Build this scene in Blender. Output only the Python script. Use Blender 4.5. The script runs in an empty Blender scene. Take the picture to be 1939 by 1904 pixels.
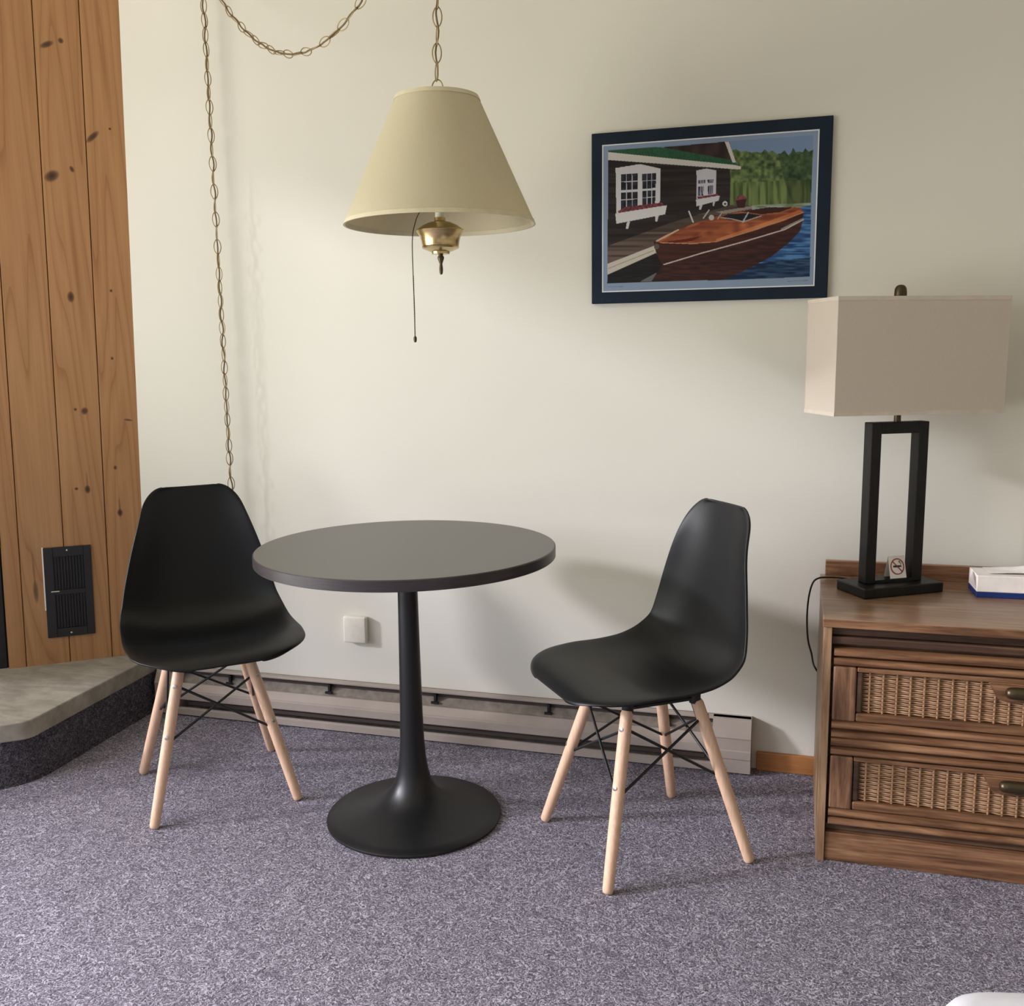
import bpy, bmesh, math, random
import numpy as np
from mathutils import Vector, Matrix

random.seed(7)
PI = math.pi
SC = bpy.context.scene
COL = SC.collection

# ------------------------------------------------------------------ camera
cam_d = bpy.data.cameras.new('camera')
cam = bpy.data.objects.new('camera', cam_d)
COL.objects.link(cam)
cam_d.sensor_width = 36.0
cam_d.sensor_fit = 'HORIZONTAL'
cam_d.lens = 36.0 * 1842.1 / 1939.0
cam_d.clip_start = 0.02
_r = Vector((0.9594032, 0.2817171, -0.01345247))
_u = Vector((-0.03064253, 0.15153242, 0.98797721))
_f = Vector((-0.28036856, 0.94745628, -0.15401321))
cam.matrix_world = Matrix(((_r.x, _u.x, -_f.x, 0.0), (_r.y, _u.y, -_f.y, 0.0),
                           (_r.z, _u.z, -_f.z, 1.2314), (0, 0, 0, 1)))
SC.camera = cam

# ------------------------------------------------------------------ world, daylight, exposure
w = bpy.data.worlds.new('sky'); SC.world = w
w.use_nodes = True
wn = w.node_tree.nodes; wl = w.node_tree.links
bg = wn['Background']
sky = wn.new('ShaderNodeTexSky'); sky.sky_type = 'NISHITA'
sky.sun_disc = False; sky.sun_elevation = math.radians(35); sky.sun_rotation = math.radians(60)
wl.new(sky.outputs[0], bg.inputs[0]); bg.inputs[1].default_value = 0.16

def area(name, loc, yaw, pitch, sx, sy, power, col, spread=180):
    """window light: yaw = heading of the light, pitch = degrees above the horizon it is aimed"""
    d = bpy.data.lights.new(name, 'AREA'); d.shape = 'RECTANGLE'
    d.size = sx; d.size_y = sy; d.energy = power; d.color = col; d.spread = math.radians(spread)
    o = bpy.data.objects.new(name, d); COL.objects.link(o); o.location = loc
    y, p = math.radians(yaw), math.radians(pitch)
    o.rotation_euler = Vector((math.cos(y) * math.cos(p), math.sin(y) * math.cos(p), math.sin(p))).to_track_quat('-Z', 'Y').to_euler()
    return o
# lamps standing in for daylight at two unseen glass doors, sized for their light:
# pale light is aimed down at the floor, warmer light up at the wall
WIN1 = dict(x=-3.45, y0=-1.30, y1=2.05, z0=0.06, z1=2.52)
WIN2 = dict(y=-1.7, x0=-3.2, x1=-0.7, z0=0.06, z1=2.20)
area('sky_fill_left', (-3.36, -0.10, 1.45), 0, -48, 2.2, 1.7, 106, (0.90, 0.88, 1.0), 116)
area('ground_fill_left', (-3.38, 0.30, 1.00), 9, 46, 2.6, 1.7, 94, (1.0, 0.975, 0.89), 150)
area('added_fill_front', (-2.05, -1.60, 1.25), 90, -45, 2.5, 1.6, 6, (0.88, 0.90, 1.0), 110)  # added fill for the near floor, from an assumed opening
sd = bpy.data.lights.new('hazy_sun', 'SUN'); sd.energy = 2.5; sd.angle = math.radians(5); sd.color = (0.95, 0.93, 1.0)
so = bpy.data.objects.new('hazy_sun', sd); COL.objects.link(so); so.location = (-6, -1, 3)
so.rotation_euler = Vector((0.914 * 0.94, 0.407 * 0.94, -0.342)).to_track_quat('-Z', 'Y').to_euler()

SC.view_settings.view_transform = 'Standard'
SC.view_settings.look = 'None'
SC.view_settings.gamma = 1.0
SC.view_settings.use_curve_mapping = False
SC.view_settings.exposure = 0.09
SC.cycles.use_denoising = True
SC.cycles.max_bounces = 10
SC.cycles.diffuse_bounces = 6
SC.cycles.caustics_reflective = False
SC.cycles.caustics_refractive = False

# ------------------------------------------------------------------ helpers
def lin(c):
    out = []
    for v in c[:3]:
        v /= 255.0
        out.append(v / 12.92 if v <= 0.04045 else ((v + 0.055) / 1.055) ** 2.4)
    return (out[0], out[1], out[2], 1.0)

class NT:
    """small node-graph builder"""
    def __init__(s, name):
        s.m = bpy.data.materials.new(name); s.m.use_nodes = True
        s.t = s.m.node_tree; s.n = s.t.nodes; s.l = s.t.links
        s.b = s.n['Principled BSDF']; s.out = s.n['Material Output']
    def new(s, typ, **kw):
        n = s.n.new(typ)
        for k, v in kw.items():
            if k.startswith('_'): setattr(n, k[1:], v)
        return n
    def link(s, a, b): s.l.new(a, b)
    def obj(s, scale=(1, 1, 1), loc=(0, 0, 0), rot=(0, 0, 0)):
        tc = s.n.new('ShaderNodeTexCoord'); mp = s.n.new('ShaderNodeMapping')
        mp.inputs['Scale'].default_value = scale; mp.inputs['Location'].default_value = loc
        mp.inputs['Rotation'].default_value = rot
        s.link(tc.outputs['Object'], mp.inputs[0]); return mp.outputs[0]
    def noise(s, vec, scale, detail=3, rough=0.55, dist=0.0):
        n = s.n.new('ShaderNodeTexNoise'); n.inputs['Scale'].default_value = scale
        n.inputs['Detail'].default_value = detail; n.inputs['Roughness'].default_value = rough
        n.inputs['Distortion'].default_value = dist
        s.link(vec, n.inputs['Vector']); return n.outputs['Fac']
    def ramp(s, fac, stops):
        n = s.n.new('ShaderNodeValToRGB'); e = n.color_ramp.elements
        while len(e) < len(stops): e.new(0.5)
        for i, (p, c) in enumerate(stops):
            e[i].position = p; e[i].color = c if len(c) == 4 else (*c, 1)
        s.link(fac, n.inputs[0]); return n.outputs[0]
    def math(s, op, a, b=None, clamp=False):
        n = s.n.new('ShaderNodeMath'); n.operation = op; n.use_clamp = clamp
        for i, v in enumerate((a, b)):
            if v is None: continue
            if hasattr(v, 'is_output'): s.link(v, n.inputs[i])
            else: n.inputs[i].default_value = v
        return n.outputs[0]
    def mix(s, fac, a, b, mode='MIX'):
        n = s.n.new('ShaderNodeMix'); n.data_type = 'RGBA'; n.blend_type = mode
        for idx, v in ((0, fac), (6, a), (7, b)):
            if hasattr(v, 'is_output'): s.link(v, n.inputs[idx])
            else: n.inputs[idx].default_value = v
        return n.outputs[2]
    def bump(s, h, strength=0.3, dist=0.002):
        n = s.n.new('ShaderNodeBump'); n.inputs['Strength'].default_value = strength
        n.inputs['Distance'].default_value = dist
        s.link(h, n.inputs['Height']); s.link(n.outputs[0], s.b.inputs['Normal'])
    def base(s, v):
        if hasattr(v, 'is_output'): s.link(v, s.b.inputs['Base Color'])
        else: s.b.inputs['Base Color'].default_value = v
    def set(s, rough=None, metal=None, spec=None):
        if rough is not None: s.b.inputs['Roughness'].default_value = rough
        if metal is not None: s.b.inputs['Metallic'].default_value = metal
        if spec is not None: s.b.inputs['Specular IOR Level'].default_value = spec
        return s

def plain(name, rgb, rough=0.5, metal=0.0, spec=0.5, var=0.06, scale=30):
    t = NT(name); c = lin(rgb)
    f = t.noise(t.obj(), scale, 3)
    d = tuple(min(1, v * (1 + var)) for v in c[:3]) + (1,); e = tuple(v * (1 - var) for v in c[:3]) + (1,)
    t.base(t.ramp(f, [(0.3, e), (0.7, d)])); t.set(rough, metal, spec)
    return t.m

M = {}
def build_materials():
    t = NT('wall_paint'); v = t.obj()
    f = t.noise(v, 1.3, 2)
    t.base(t.ramp(f, [(0.3, lin((216, 213, 202))), (0.7, lin((220, 217, 207)))]))
    t.set(0.45, 0, 0.35); t.bump(t.noise(v, 160, 3), 0.10, 0.001); M['wall'] = t.m
    M['ceiling'] = plain('ceiling_paint', (226, 220, 200), 0.8)
    M['room_wood'] = plain('room_pine', (190, 140, 90), 0.6)
    # carpet: short looped pile, blue grey with paler curls; the plinth gets a copy with shade put into its colour
    def carpet(name, k):
        t = NT(name); v = t.obj()
        def c(r, g, b): return tuple(x * k for x in lin((r, g, b))[:3]) + (1,)
        n1 = t.noise(v, 46, 2, 0.5, 2.2)
        curl = t.math('ABSOLUTE', t.math('SUBTRACT', n1, 0.52))
        n3 = t.noise(t.obj(loc=(3.1, 1.7, 0)), 54, 2, 0.5, 2.0)
        gap = t.math('ABSOLUTE', t.math('SUBTRACT', n3, 0.48))
        n2 = t.noise(v, 210, 2, 0.6)
        base = t.ramp(n2, [(0.30, c(80, 76, 85)), (0.50, c(114, 109, 121)), (0.70, c(148, 143, 155))])
        pale = t.ramp(curl, [(0.0, (0.85, 0.85, 0.85, 1)), (0.016, (0.6, 0.6, 0.6, 1)), (0.040, (0, 0, 0, 1))])
        dark = t.ramp(gap, [(0.0, (0.30, 0.30, 0.31, 1)), (0.020, (0.60, 0.60, 0.61, 1)), (0.05, (1, 1, 1, 1))])
        col = t.mix(0.85, base, dark, 'MULTIPLY')
        t.base(t.mix(pale, col, c(196, 192, 203))); t.set(0.95, 0, 0.1)
        t.bump(t.math('ADD', n2, gap), 0.5, 0.004); return t.m
    M['carpet'] = carpet('carpet', 1.0); M['plinth_carpet'] = carpet('shaded_carpet', 0.36)
    # concrete
    t = NT('concrete'); v = t.obj()
    f = t.noise(v, 9, 5, 0.6); g = t.noise(t.obj((1.2, 5, 5), rot=(0, 0, 0.65)), 5, 4, 0.6, 0.6)
    a = t.ramp(f, [(0.3, lin((136, 130, 118))), (0.7, lin((166, 160, 147)))])
    b = t.ramp(g, [(0.35, (0.72, 0.71, 0.69, 1)), (0.6, (1, 1, 1, 1))])
    t.base(t.mix(0.75, a, b, 'MULTIPLY')); t.set(0.75, 0, 0.3); t.bump(g, 0.35, 0.006); M['concrete'] = t.m
    # black polypropylene, satin
    t = NT('black_plastic'); t.base((0.0030, 0.0033, 0.0042, 1)); t.set(0.43, 0, 0.36)
    t.bump(t.noise(t.obj(), 900, 2), 0.06, 0.0005); M['shell'] = t.m
    M['black_metal'] = plain('black_metal', (20, 20, 21), 0.45, 0, 0.5)
    t = NT('table_base_enamel'); t.base((0.0085, 0.0085, 0.0095, 1)); t.set(0.38, 0, 0.4)
    t.bump(t.noise(t.obj(), 500, 2), 0.08, 0.0006); M['pedestal'] = t.m
    t = NT('table_laminate'); f = t.noise(t.obj(), 400, 2)
    t.base(t.ramp(f, [(0.3, lin((70, 67, 63))), (0.7, lin((82, 79, 74)))])); t.set(0.34, 0, 0.6); M['laminate'] = t.m
    t = NT('table_edge'); f = t.noise(t.obj((3, 3, 130)), 6, 3)
    t.base(t.ramp(f, [(0.3, lin((38, 34, 35))), (0.7, lin((60, 54, 55)))])); t.set(0.38, 0, 0.5); M['edge'] = t.m
    # beech legs
    t = NT('beech'); f = t.noise(t.obj((60, 60, 5)), 3, 4, 0.6)
    t.base(t.ramp(f, [(0.3, lin((208, 170, 142))), (0.7, lin((226, 190, 162)))])); t.set(0.5, 0, 0.4); M['beech'] = t.m
    M['steel'] = plain('zinc_screw', (190, 188, 182), 0.35, 1.0)
    # brass
    t = NT('antique_brass'); f = t.noise(t.obj((1, 1, 6)), 30, 3)
    t.base(t.ramp(f, [(0.3, lin((186, 164, 116))), (0.7, lin((208, 186, 136)))])); t.set(0.27, 1.0); M['brass'] = t.m
    t = NT('dull_brass'); t.base(lin((164, 144, 104))); t.set(0.42, 0.8); M['chain'] = t.m
    t = NT('dark_bronze'); t.base(lin((84, 72, 54))); t.set(0.4, 0.8); M['bronze'] = t.m
    M['cord_brown'] = plain('brown_cord', (112, 92, 62), 0.6)
    M['cord_black'] = plain('black_cord', (18, 17, 18), 0.5)
    # fabrics of the two shades
    for key, nm, rgb, tr in (('shade1', 'cream_linen', (221, 212, 184), 0.26), ('shade2', 'beige_linen', (214, 202, 187), 0.10)):
        t = NT(nm); v = t.obj((1, 1, 1))
        f = t.noise(t.obj((220, 220, 900)), 1, 2); g = t.noise(t.obj((900, 900, 220)), 1, 2)
        c = lin(rgb)
        t.base(t.ramp(t.math('MULTIPLY', t.math('ADD', f, g), 0.5), [(0.3, tuple(x * 0.9 for x in c[:3])), (0.7, c)]))
        t.set(0.9, 0, 0.15)
        tl = t.n.new('ShaderNodeBsdfTranslucent'); tl.inputs[0].default_value = c
        mx = t.n.new('ShaderNodeMixShader'); mx.inputs[0].default_value = tr
        t.link(t.b.outputs[0], mx.inputs[1]); t.link(tl.outputs[0], mx.inputs[2]); t.link(mx.outputs[0], t.out.inputs[0])
        M[key] = t.m
    M['tape'] = plain('shade_tape', (206, 197, 168), 0.85)
    M['tape2'] = plain('shade_hem', (206, 194, 180), 0.85)
    M['ivory'] = plain('ivory_plastic', (232, 226, 208), 0.45)
    # espresso wood lamp
    t = NT('espresso_wood'); f = t.noise(t.obj((40, 40, 4)), 4, 4, 0.6)
    t.base(t.ramp(f, [(0.35, lin((12, 10, 9))), (0.7, lin((24, 19, 17)))])); t.set(0.45, 0, 0.3); M['espresso'] = t.m
    # stained oak, grain along x
    def oak(name, dark, mid, light, sc, rough=0.42):
        t = NT(name); v = t.obj(sc)
        f = t.noise(v, 1.0, 5, 0.62, 1.2); g = t.noise(t.obj(tuple(x * 6 for x in sc)), 1.0, 2, 0.6)
        a = t.ramp(f, [(0.30, lin(dark)), (0.5, lin(mid)), (0.68, lin(light))])
        b = t.ramp(g, [(0.35, (0.62, 0.58, 0.55, 1)), (0.55, (1, 1, 1, 1))])
        t.base(t.mix(0.6, a, b, 'MULTIPLY')); t.set(rough, 0, 0.45); t.bump(g, 0.15, 0.001)
        return t.m
    M['oak'] = oak('stained_oak', (76, 50, 34), (124, 88, 62), (160, 121, 90), (2.5, 30, 34))
    M['oak_top'] = oak('oak_top', (112, 84, 62), (140, 110, 86), (158, 130, 106), (2.0, 26, 26), 0.30)
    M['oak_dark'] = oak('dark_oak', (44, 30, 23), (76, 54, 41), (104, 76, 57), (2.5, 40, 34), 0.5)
    M['oak_stile'] = oak('oak_upright', (80, 54, 38), (126, 92, 68), (158, 122, 94), (30, 30, 3))
    M['oak_side'] = oak('oak_side', (124, 96, 70), (152, 120, 90), (168, 138, 108), (26, 26, 2.0), 0.4)
    t = NT('wicker'); f = t.noise(t.obj((20, 20, 200)), 1.0, 3)
    t.base(t.ramp(f, [(0.3, lin((130, 97, 71))), (0.7, lin((178, 141, 108)))])); t.set(0.6, 0, 0.35); M['wicker'] = t.m
    M['wicker_stake'] = plain('wicker_stake', (172, 132, 98), 0.65)
    # heater
    t = NT('heater_enamel'); f = t.noise(t.obj((1, 1, 1)), 8, 3)
    t.base(t.ramp(f, [(0.3, lin((158, 146, 137))), (0.7, lin((170, 158, 149)))])); t.set(0.4, 0, 0.4); M['heater'] = t.m
    M['heater_back'] = plain('heater_inside', (128, 118, 108), 0.6, 0, 0.3, 0.25, 40)
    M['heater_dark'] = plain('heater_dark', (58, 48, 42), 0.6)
    M['white_plastic'] = plain('white_plastic', (224, 219, 208), 0.45)
    M['fin'] = plain('aluminium_fin', (120, 112, 104), 0.5, 0.6)
    # trims
    t = NT('pine_trim'); f = t.noise(t.obj((3, 40, 40)), 2, 4)
    t.base(t.ramp(f, [(0.3, lin((150, 96, 52))), (0.7, lin((182, 126, 76)))])); t.set(0.5); M['trim'] = t.m
    M['navy'] = plain('navy_board', (20, 33, 48), 0.6, 0, 0.2, 0.15, 12)
    M['white_line'] = plain('white_mat_line', (214, 218, 222), 0.5)
    M['paper'] = plain('white_paper', (236, 230, 226), 0.7)
    M['red'] = plain('red_print', (150, 40, 42), 0.6)
    M['ink'] = plain('black_print', (26, 24, 24), 0.6)
    M['blue'] = plain('blue_print', (14, 44, 108), 0.5)
    M['greyprint'] = plain('grey_print', (120, 112, 110), 0.6)
    M['linen'] = plain('white_bed_linen', (204, 204, 210), 0.8, 0, 0.2, 0.03)
    M['bedbase'] = plain('bed_base_cloth', (120, 112, 104), 0.85)
    M['soot'] = plain('black_stove_metal', (14, 13, 14), 0.6)
    M['grass'] = plain('lawn_grass', (96, 118, 62), 0.9, 0, 0.2, 0.3, 4)
    t = NT('window_glass'); tr = t.n.new('ShaderNodeBsdfTransparent'); gl = t.n.new('ShaderNodeBsdfGlossy')
    gl.inputs['Roughness'].default_value = 0.02
    mx = t.n.new('ShaderNodeMixShader'); mx.inputs[0].default_value = 0.06
    t.link(tr.outputs[0], mx.inputs[1]); t.link(gl.outputs[0], mx.inputs[2]); t.link(mx.outputs[0], t.out.inputs[0])
    M['glass'] = t.m
    # printed picture: colours stored per vertex of the print
    t = NT('printed_picture'); at = t.n.new('ShaderNodeAttribute'); at.attribute_name = 'print'
    t.base(at.outputs['Color']); t.set(0.5, 0, 0.2); M['print'] = t.m
build_materials()

def pine_material(name, seed, knots, tone=1.0):
    """pine board lying along z (object x,z is the face); knots = (x, z, rx, rz, tilt, strength)"""
    t = NT(name)
    v = t.obj((9, 9, 0.42), loc=(seed * 3.1, seed * 1.7, seed * 0.9))
    wv = t.n.new('ShaderNodeTexNoise'); wv.inputs['Scale'].default_value = 1.0; wv.inputs['Detail'].default_value = 1.5
    wv.inputs['Roughness'].default_value = 0.4
    t.link(v, wv.inputs['Vector'])
    rings = t.math('FRACT', t.math('MULTIPLY', wv.outputs['Fac'], 13.0))
    fine = t.noise(t.obj((160, 160, 1.6)), 1.0, 3, 0.6)
    tint = t.noise(t.obj((5, 5, 0.7), loc=(seed, 0, 0)), 1.0, 2)
    def k(c): return tuple(min(1, x * tone * 0.84) for x in lin(c)[:3]) + (1,)
    a = t.ramp(rings, [(0.0, k((182, 136, 92))), (0.55, k((192, 146, 101))), (0.86, k((184, 137, 93))), (0.97, k((170, 122, 80)))])
    b = t.ramp(fine, [(0.3, (0.84, 0.82, 0.8, 1)), (0.65, (1, 1, 1, 1))])
    c = t.mix(0.7, a, b, 'MULTIPLY')
    c = t.mix(0.5, c, t.ramp(tint, [(0.35, (0.86, 0.80, 0.76, 1)), (0.65, (1.0, 1.0, 1.0, 1))]), 'MULTIPLY')
    tc = t.n.new('ShaderNodeTexCoord'); sp = t.n.new('ShaderNodeSeparateXYZ'); t.link(tc.outputs['Object'], sp.inputs[0])
    for (kx, kz, rx, rz, tilt, st) in knots:
        dx = t.math('SUBTRACT', sp.outputs[0], kx); dz = t.math('SUBTRACT', sp.outputs[2], kz)
        ca, sa = math.cos(tilt), math.sin(tilt)
        px = t.math('ADD', t.math('MULTIPLY', dx, ca / rx), t.math('MULTIPLY', dz, sa / rx))
        pz = t.math('SUBTRACT', t.math('MULTIPLY', dz, ca / rz), t.math('MULTIPLY', dx, sa / rz))
        r2 = t.math('ADD', t.math('MULTIPLY', px, px), t.math('MULTIPLY', pz, pz))
        fac = None
        fac = t.ramp(r2, [(0.0, (st, st, st, 1)), (0.35, (st * .8, st * .8, st * .8, 1)), (0.8, (st * 0.25, st * 0.25, st * 0.25, 1)), (1.0, (0, 0, 0, 1))])
        c = t.mix(fac, c, lin((52, 32, 24)))
    t.base(c); t.set(0.5, 0, 0.35); t.bump(fine, 0.08, 0.001)
    return t.m

def mesh_obj(name, bm, mat, parent=None, smooth=None, kind=None, label=None, loc=None):
    bmesh.ops.recalc_face_normals(bm, faces=bm.faces[:])
    me = bpy.data.meshes.new(name)
    if smooth is not None:
        for f in bm.faces: f.smooth = True
    bm.to_mesh(me); bm.free()
    me.materials.append(mat)
    if smooth: me.set_sharp_from_angle(angle=math.radians(smooth))
    o = bpy.data.objects.new(name, me); COL.objects.link(o)
    if parent is not None: o.parent = parent
    if loc is not None: o.location = loc
    if kind: o['kind'] = kind
    if label: o['label'] = label
    return o

def thing(name, label, cat, loc=(0, 0, 0), rotz=0.0, group=None):
    o = bpy.data.objects.new(name, None); o.empty_display_size = 0.05
    COL.objects.link(o); o.location = loc; o.rotation_euler = (0, 0, rotz)
    o['label'] = label; o['category'] = cat
    if group: o['group'] = group
    return o

def tag(o, label, cat, group=None):
    o['label'] = label; o['category'] = cat
    if group: o['group'] = group
    return o

def add_box(bm, x0, x1, y0, y1, z0, z1, bev=0.0, seg=2, mtx=None):
    b = bmesh.new()
    vs = [b.verts.new(p) for p in ((x0, y0, z0), (x1, y0, z0), (x1, y1, z0), (x0, y1, z0),
                                   (x0, y0, z1), (x1, y0, z1), (x1, y1, z1), (x0, y1, z1))]
    for q in ((0, 1, 2, 3), (4, 5, 6, 7), (0, 1, 5, 4), (1, 2, 6, 5), (2, 3, 7, 6), (3, 0, 4, 7)):
        b.faces.new([vs[i] for i in q])
    bmesh.ops.recalc_face_normals(b, faces=b.faces[:])
    if bev > 0:
        bmesh.ops.bevel(b, geom=b.edges[:], offset=bev, segments=seg, profile=0.5, affect='EDGES')
    merge(bm, b, mtx)
    return bm

def merge(bm, b, mtx=None):
    if mtx is not None: bmesh.ops.transform(b, matrix=mtx, verts=b.verts[:])
    me = bpy.data.meshes.new('tmp'); b.to_mesh(me); b.free()
    bm.from_mesh(me); bpy.data.meshes.remove(me)

def box(x0, x1, y0, y1, z0, z1, bev=0.0, seg=2, mtx=None):
    return add_box(bmesh.new(), x0, x1, y0, y1, z0, z1, bev, seg, mtx)

def lathe(profile, n=48, center=(0, 0, 0), bm=None):
    """profile = [(r, z)]; r == 0 closes with a pole"""
    bm = bm or bmesh.new(); rings = []
    for r, z in profile:
        if r <= 1e-6: rings.append([bm.verts.new((center[0], center[1], center[2] + z))])
        else: rings.append([bm.verts.new((center[0] + r * math.cos(2 * PI * i / n), center[1] + r * math.sin(2 * PI * i / n), center[2] + z)) for i in range(n)])
    for a, b in zip(rings, rings[1:]):
        for i in range(n):
            j = (i + 1) % n
            if len(a) == 1 and len(b) == 1: break
            if len(a) == 1: bm.faces.new((a[0], b[i], b[j]))
            elif len(b) == 1: bm.faces.new((a[i], a[j], b[0]))
            else: bm.faces.new((a[i], a[j], b[j], b[i]))
    return bm

def tube(points, r, n=8, bm=None, closed=False, caps=True):
    """sweep a circle of radius r (number or list) along points"""
    bm = bm or bmesh.new()
    P = [Vector(p) for p in points]; m = len(P)
    rr = r if isinstance(r, (list, tuple)) else [r] * m
    T = []
    for i in range(m):
        if closed: d = P[(i + 1) % m] - P[i - 1]
        else: d = P[min(i + 1, m - 1)] - P[max(i - 1, 0)]
        T.append(d.normalized())
    nv = T[0].orthogonal().normalized()
    rings = []
    for i in range(m):
        nv = (nv - T[i] * nv.dot(T[i])).normalized()
        bv = T[i].cross(nv)
        rings.append([bm.verts.new(P[i] + (nv * math.cos(2 * PI * k / n) + bv * math.sin(2 * PI * k / n)) * rr[i]) for k in range(n)])
    rng = range(m) if closed else range(m - 1)
    for i in rng:
        a, b = rings[i], rings[(i + 1) % m]
        for k in range(n): bm.faces.new((a[k], a[(k + 1) % n], b[(k + 1) % n], b[k]))
    if caps and not closed:
        bm.faces.new(rings[0][::-1]); bm.faces.new(rings[-1])
    return bm

def prism(poly, z0, z1, bm=None, bev=0.0):
    b = bmesh.new()
    lo = [b.verts.new((x, y, z0)) for x, y in poly]; hi = [b.verts.new((x, y, z1)) for x, y in poly]
    n = len(poly)
    b.faces.new(lo[::-1]); b.faces.new(hi)
    for i in range(n): b.faces.new((lo[i], lo[(i + 1) % n], hi[(i + 1) % n], hi[i]))
    bmesh.ops.recalc_face_normals(b, faces=b.faces[:])
    if bev > 0: bmesh.ops.bevel(b, geom=b.edges[:], offset=bev, segments=2, profile=0.5, affect='EDGES')
    if bm is None: return b
    merge(bm, b); return bm

def catmull(pts, per=8):
    P = [Vector(p) for p in pts]; P = [P[0] * 2 - P[1]] + P + [P[-1] * 2 - P[-2]]
    out = []
    for i in range(1, len(P) - 2):
        for k in range(per):
            t = k / per
            out.append(0.5 * ((2 * P[i]) + (P[i + 1] - P[i - 1]) * t + (2 * P[i - 1] - 5 * P[i] + 4 * P[i + 1] - P[i + 2]) * t * t
                              + (3 * P[i] - P[i - 1] - 3 * P[i + 1] + P[i + 2]) * t ** 3))
    out.append(P[-2]); return out

# ------------------------------------------------------------------ room shell
WY = 2.82            # face of the back wall
CEIL = 2.46
XL, XR, YF = -3.45, 2.3, -1.7

def struct(name, bm, mat, parent=None):
    o = mesh_obj(name, bm, mat, parent)
    if parent is None: o['kind'] = 'structure'
    return o

struct('floor', box(XL - .12, XR + .12, YF - .12, WY + .12, -0.10, 0.0), M['carpet'])
HIGH = 4.3           # flat ceiling over the table; the unseen vault is shaped to admit sun
cb = bmesh.new()
sec = [(WY + .12, CEIL), (2.15, CEIL), (YF - .12, CEIL + .5 * (2.15 - YF + .12)), (YF - .12, CEIL + .1 + .5 * (2.15 - YF + .12)), (2.15, CEIL + .1), (WY + .12, CEIL + .1)]
ca_v = [cb.verts.new((XL - .12, y, z)) for y, z in sec]; cb_v = [cb.verts.new((XR + .12, y, z)) for y, z in sec]
cb.faces.new(ca_v); cb.faces.new(cb_v[::-1])
for i in range(6): cb.faces.new((ca_v[i], cb_v[i], cb_v[(i + 1) % 6], ca_v[(i + 1) % 6]))
struct('ceiling', cb, M['ceiling'])
struct('wall_back', box(XL - .12, XR + .12, WY, WY + 0.12, 0.0, CEIL), M['wall'])
struct('wall_right', box(XR, XR + .12, YF, WY, 0.0, HIGH), M['wall'])

def wall_with_hole(axis, pos, thick, a0, a1, h0, h1, z0, z1):
    bm = bmesh.new()
    def bx(u0, u1, zz0, zz1):
        if axis == 'x': add_box(bm, pos, pos + thick, u0, u1, zz0, zz1)
        else: add_box(bm, u0, u1, pos, pos + thick, zz0, zz1)
    bx(a0, h0, 0, HIGH); bx(h1, a1, 0, HIGH); bx(h0, h1, 0, z0); bx(h0, h1, z1, HIGH)
    return bm
struct('wall_left', wall_with_hole('x', XL - .12, .12, YF, WY, WIN1['y0'], WIN1['y1'], WIN1['z0'], WIN1['z1']), M['wall'])
struct('wall_front', wall_with_hole('y', YF - .12, .12, XL, XR, WIN2['x0'], WIN2['x1'], WIN2['z0'], WIN2['z1']), M['wall'])

def window(n, axis, pos, a0, a1, z0, z1, bars):
    bm = bmesh.new()
    def bx(u0, u1, zz0, zz1, d0, d1):
        if axis == 'x': add_box(bm, pos + d0, pos + d1, u0, u1, zz0, zz1, 0.003, 1)
        else: add_box(bm, u0, u1, pos + d0, pos + d1, zz0, zz1, 0.003, 1)
    bx(a0, a0 + .04, z0, z1, -.03, .0); bx(a1 - .04, a1, z0, z1, -.03, .0)
    bx(a0 + .04, a1 - .04, z0, z0 + .04, -.03, .0); bx(a0 + .04, a1 - .04, z1 - .04, z1, -.03, .0)
    for b in bars: bx(b - .018, b + .018, z0 + .04, z1 - .04, -.025, -.005)
    fr = struct('window_%d' % n, bm, M['white_plastic'])
    g = bmesh.new()
    if axis == 'x': add_box(g, pos - .018, pos - .014, a0 + .04, a1 - .04, z0 + .04, z1 - .04)
    else: add_box(g, a0 + .04, a1 - .04, pos - .018, pos - .014, z0 + .04, z1 - .04)
    mesh_obj('pane', g, M['glass'], fr)
window(1, 'x', XL, WIN1['y0'], WIN1['y1'], WIN1['z0'], WIN1['z1'], [])  # unseen door, its top set to cut the sun off the high wall
window(2, 'y', YF, WIN2['x0'], WIN2['x1'], WIN2['z0'], WIN2['z1'], [-1.95])  # unseen front door, added to go with the fill lamp

struct('lawn', box(-60, XL - .14, -50, 40, -0.16, -0.11), M['grass'])
struct('terrace', box(XL - .13, 30, -50, YF - .14, -0.16, -0.11), M['concrete'])
struct('baseboard_back', box(-0.09, XR, WY - 0.014, WY, 0.0, 0.056, 0.003), M['trim'])
struct('baseboard_right', box(XR - .014, XR, YF, WY - .014, 0.0, 0.056, 0.003), M['trim'])

# ------------------------------------------------------------------ pine plank wall beside the fireplace (diagonal corner)
TH = math.atan2(0.6137, 0.7896); K = 0.0319; ZB = 0.195
D0 = Vector((-2.534, 2.549, 0.0))
def lean(x, y, z):                       # this panelling leans very slightly
    d = K * (z - ZB); return Vector((x + d * math.cos(TH), y - d * math.sin(TH), z))
core = bmesh.new()
def to_s(wx, wy): return ((wx - D0.x) * math.cos(TH) + (wy - D0.y) * math.sin(TH), -(wx - D0.x) * math.sin(TH) + (wy - D0.y) * math.cos(TH))
ins = [(0.39, 0.022), (-0.26, 0.022), (-0.26, 0.05), to_s(-2.75, 2.815), to_s(-2.225, 2.815)]
lo = [core.verts.new(lean(x, y, ZB + .001)) for x, y in ins]; hi = [core.verts.new(lean(x, y, CEIL - .001)) for x, y in ins]
core.faces.new(lo[::-1]); core.faces.new(hi)
for i in range(5): core.faces.new((lo[i], lo[(i + 1) % 5], hi[(i + 1) % 5], hi[i]))
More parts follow.
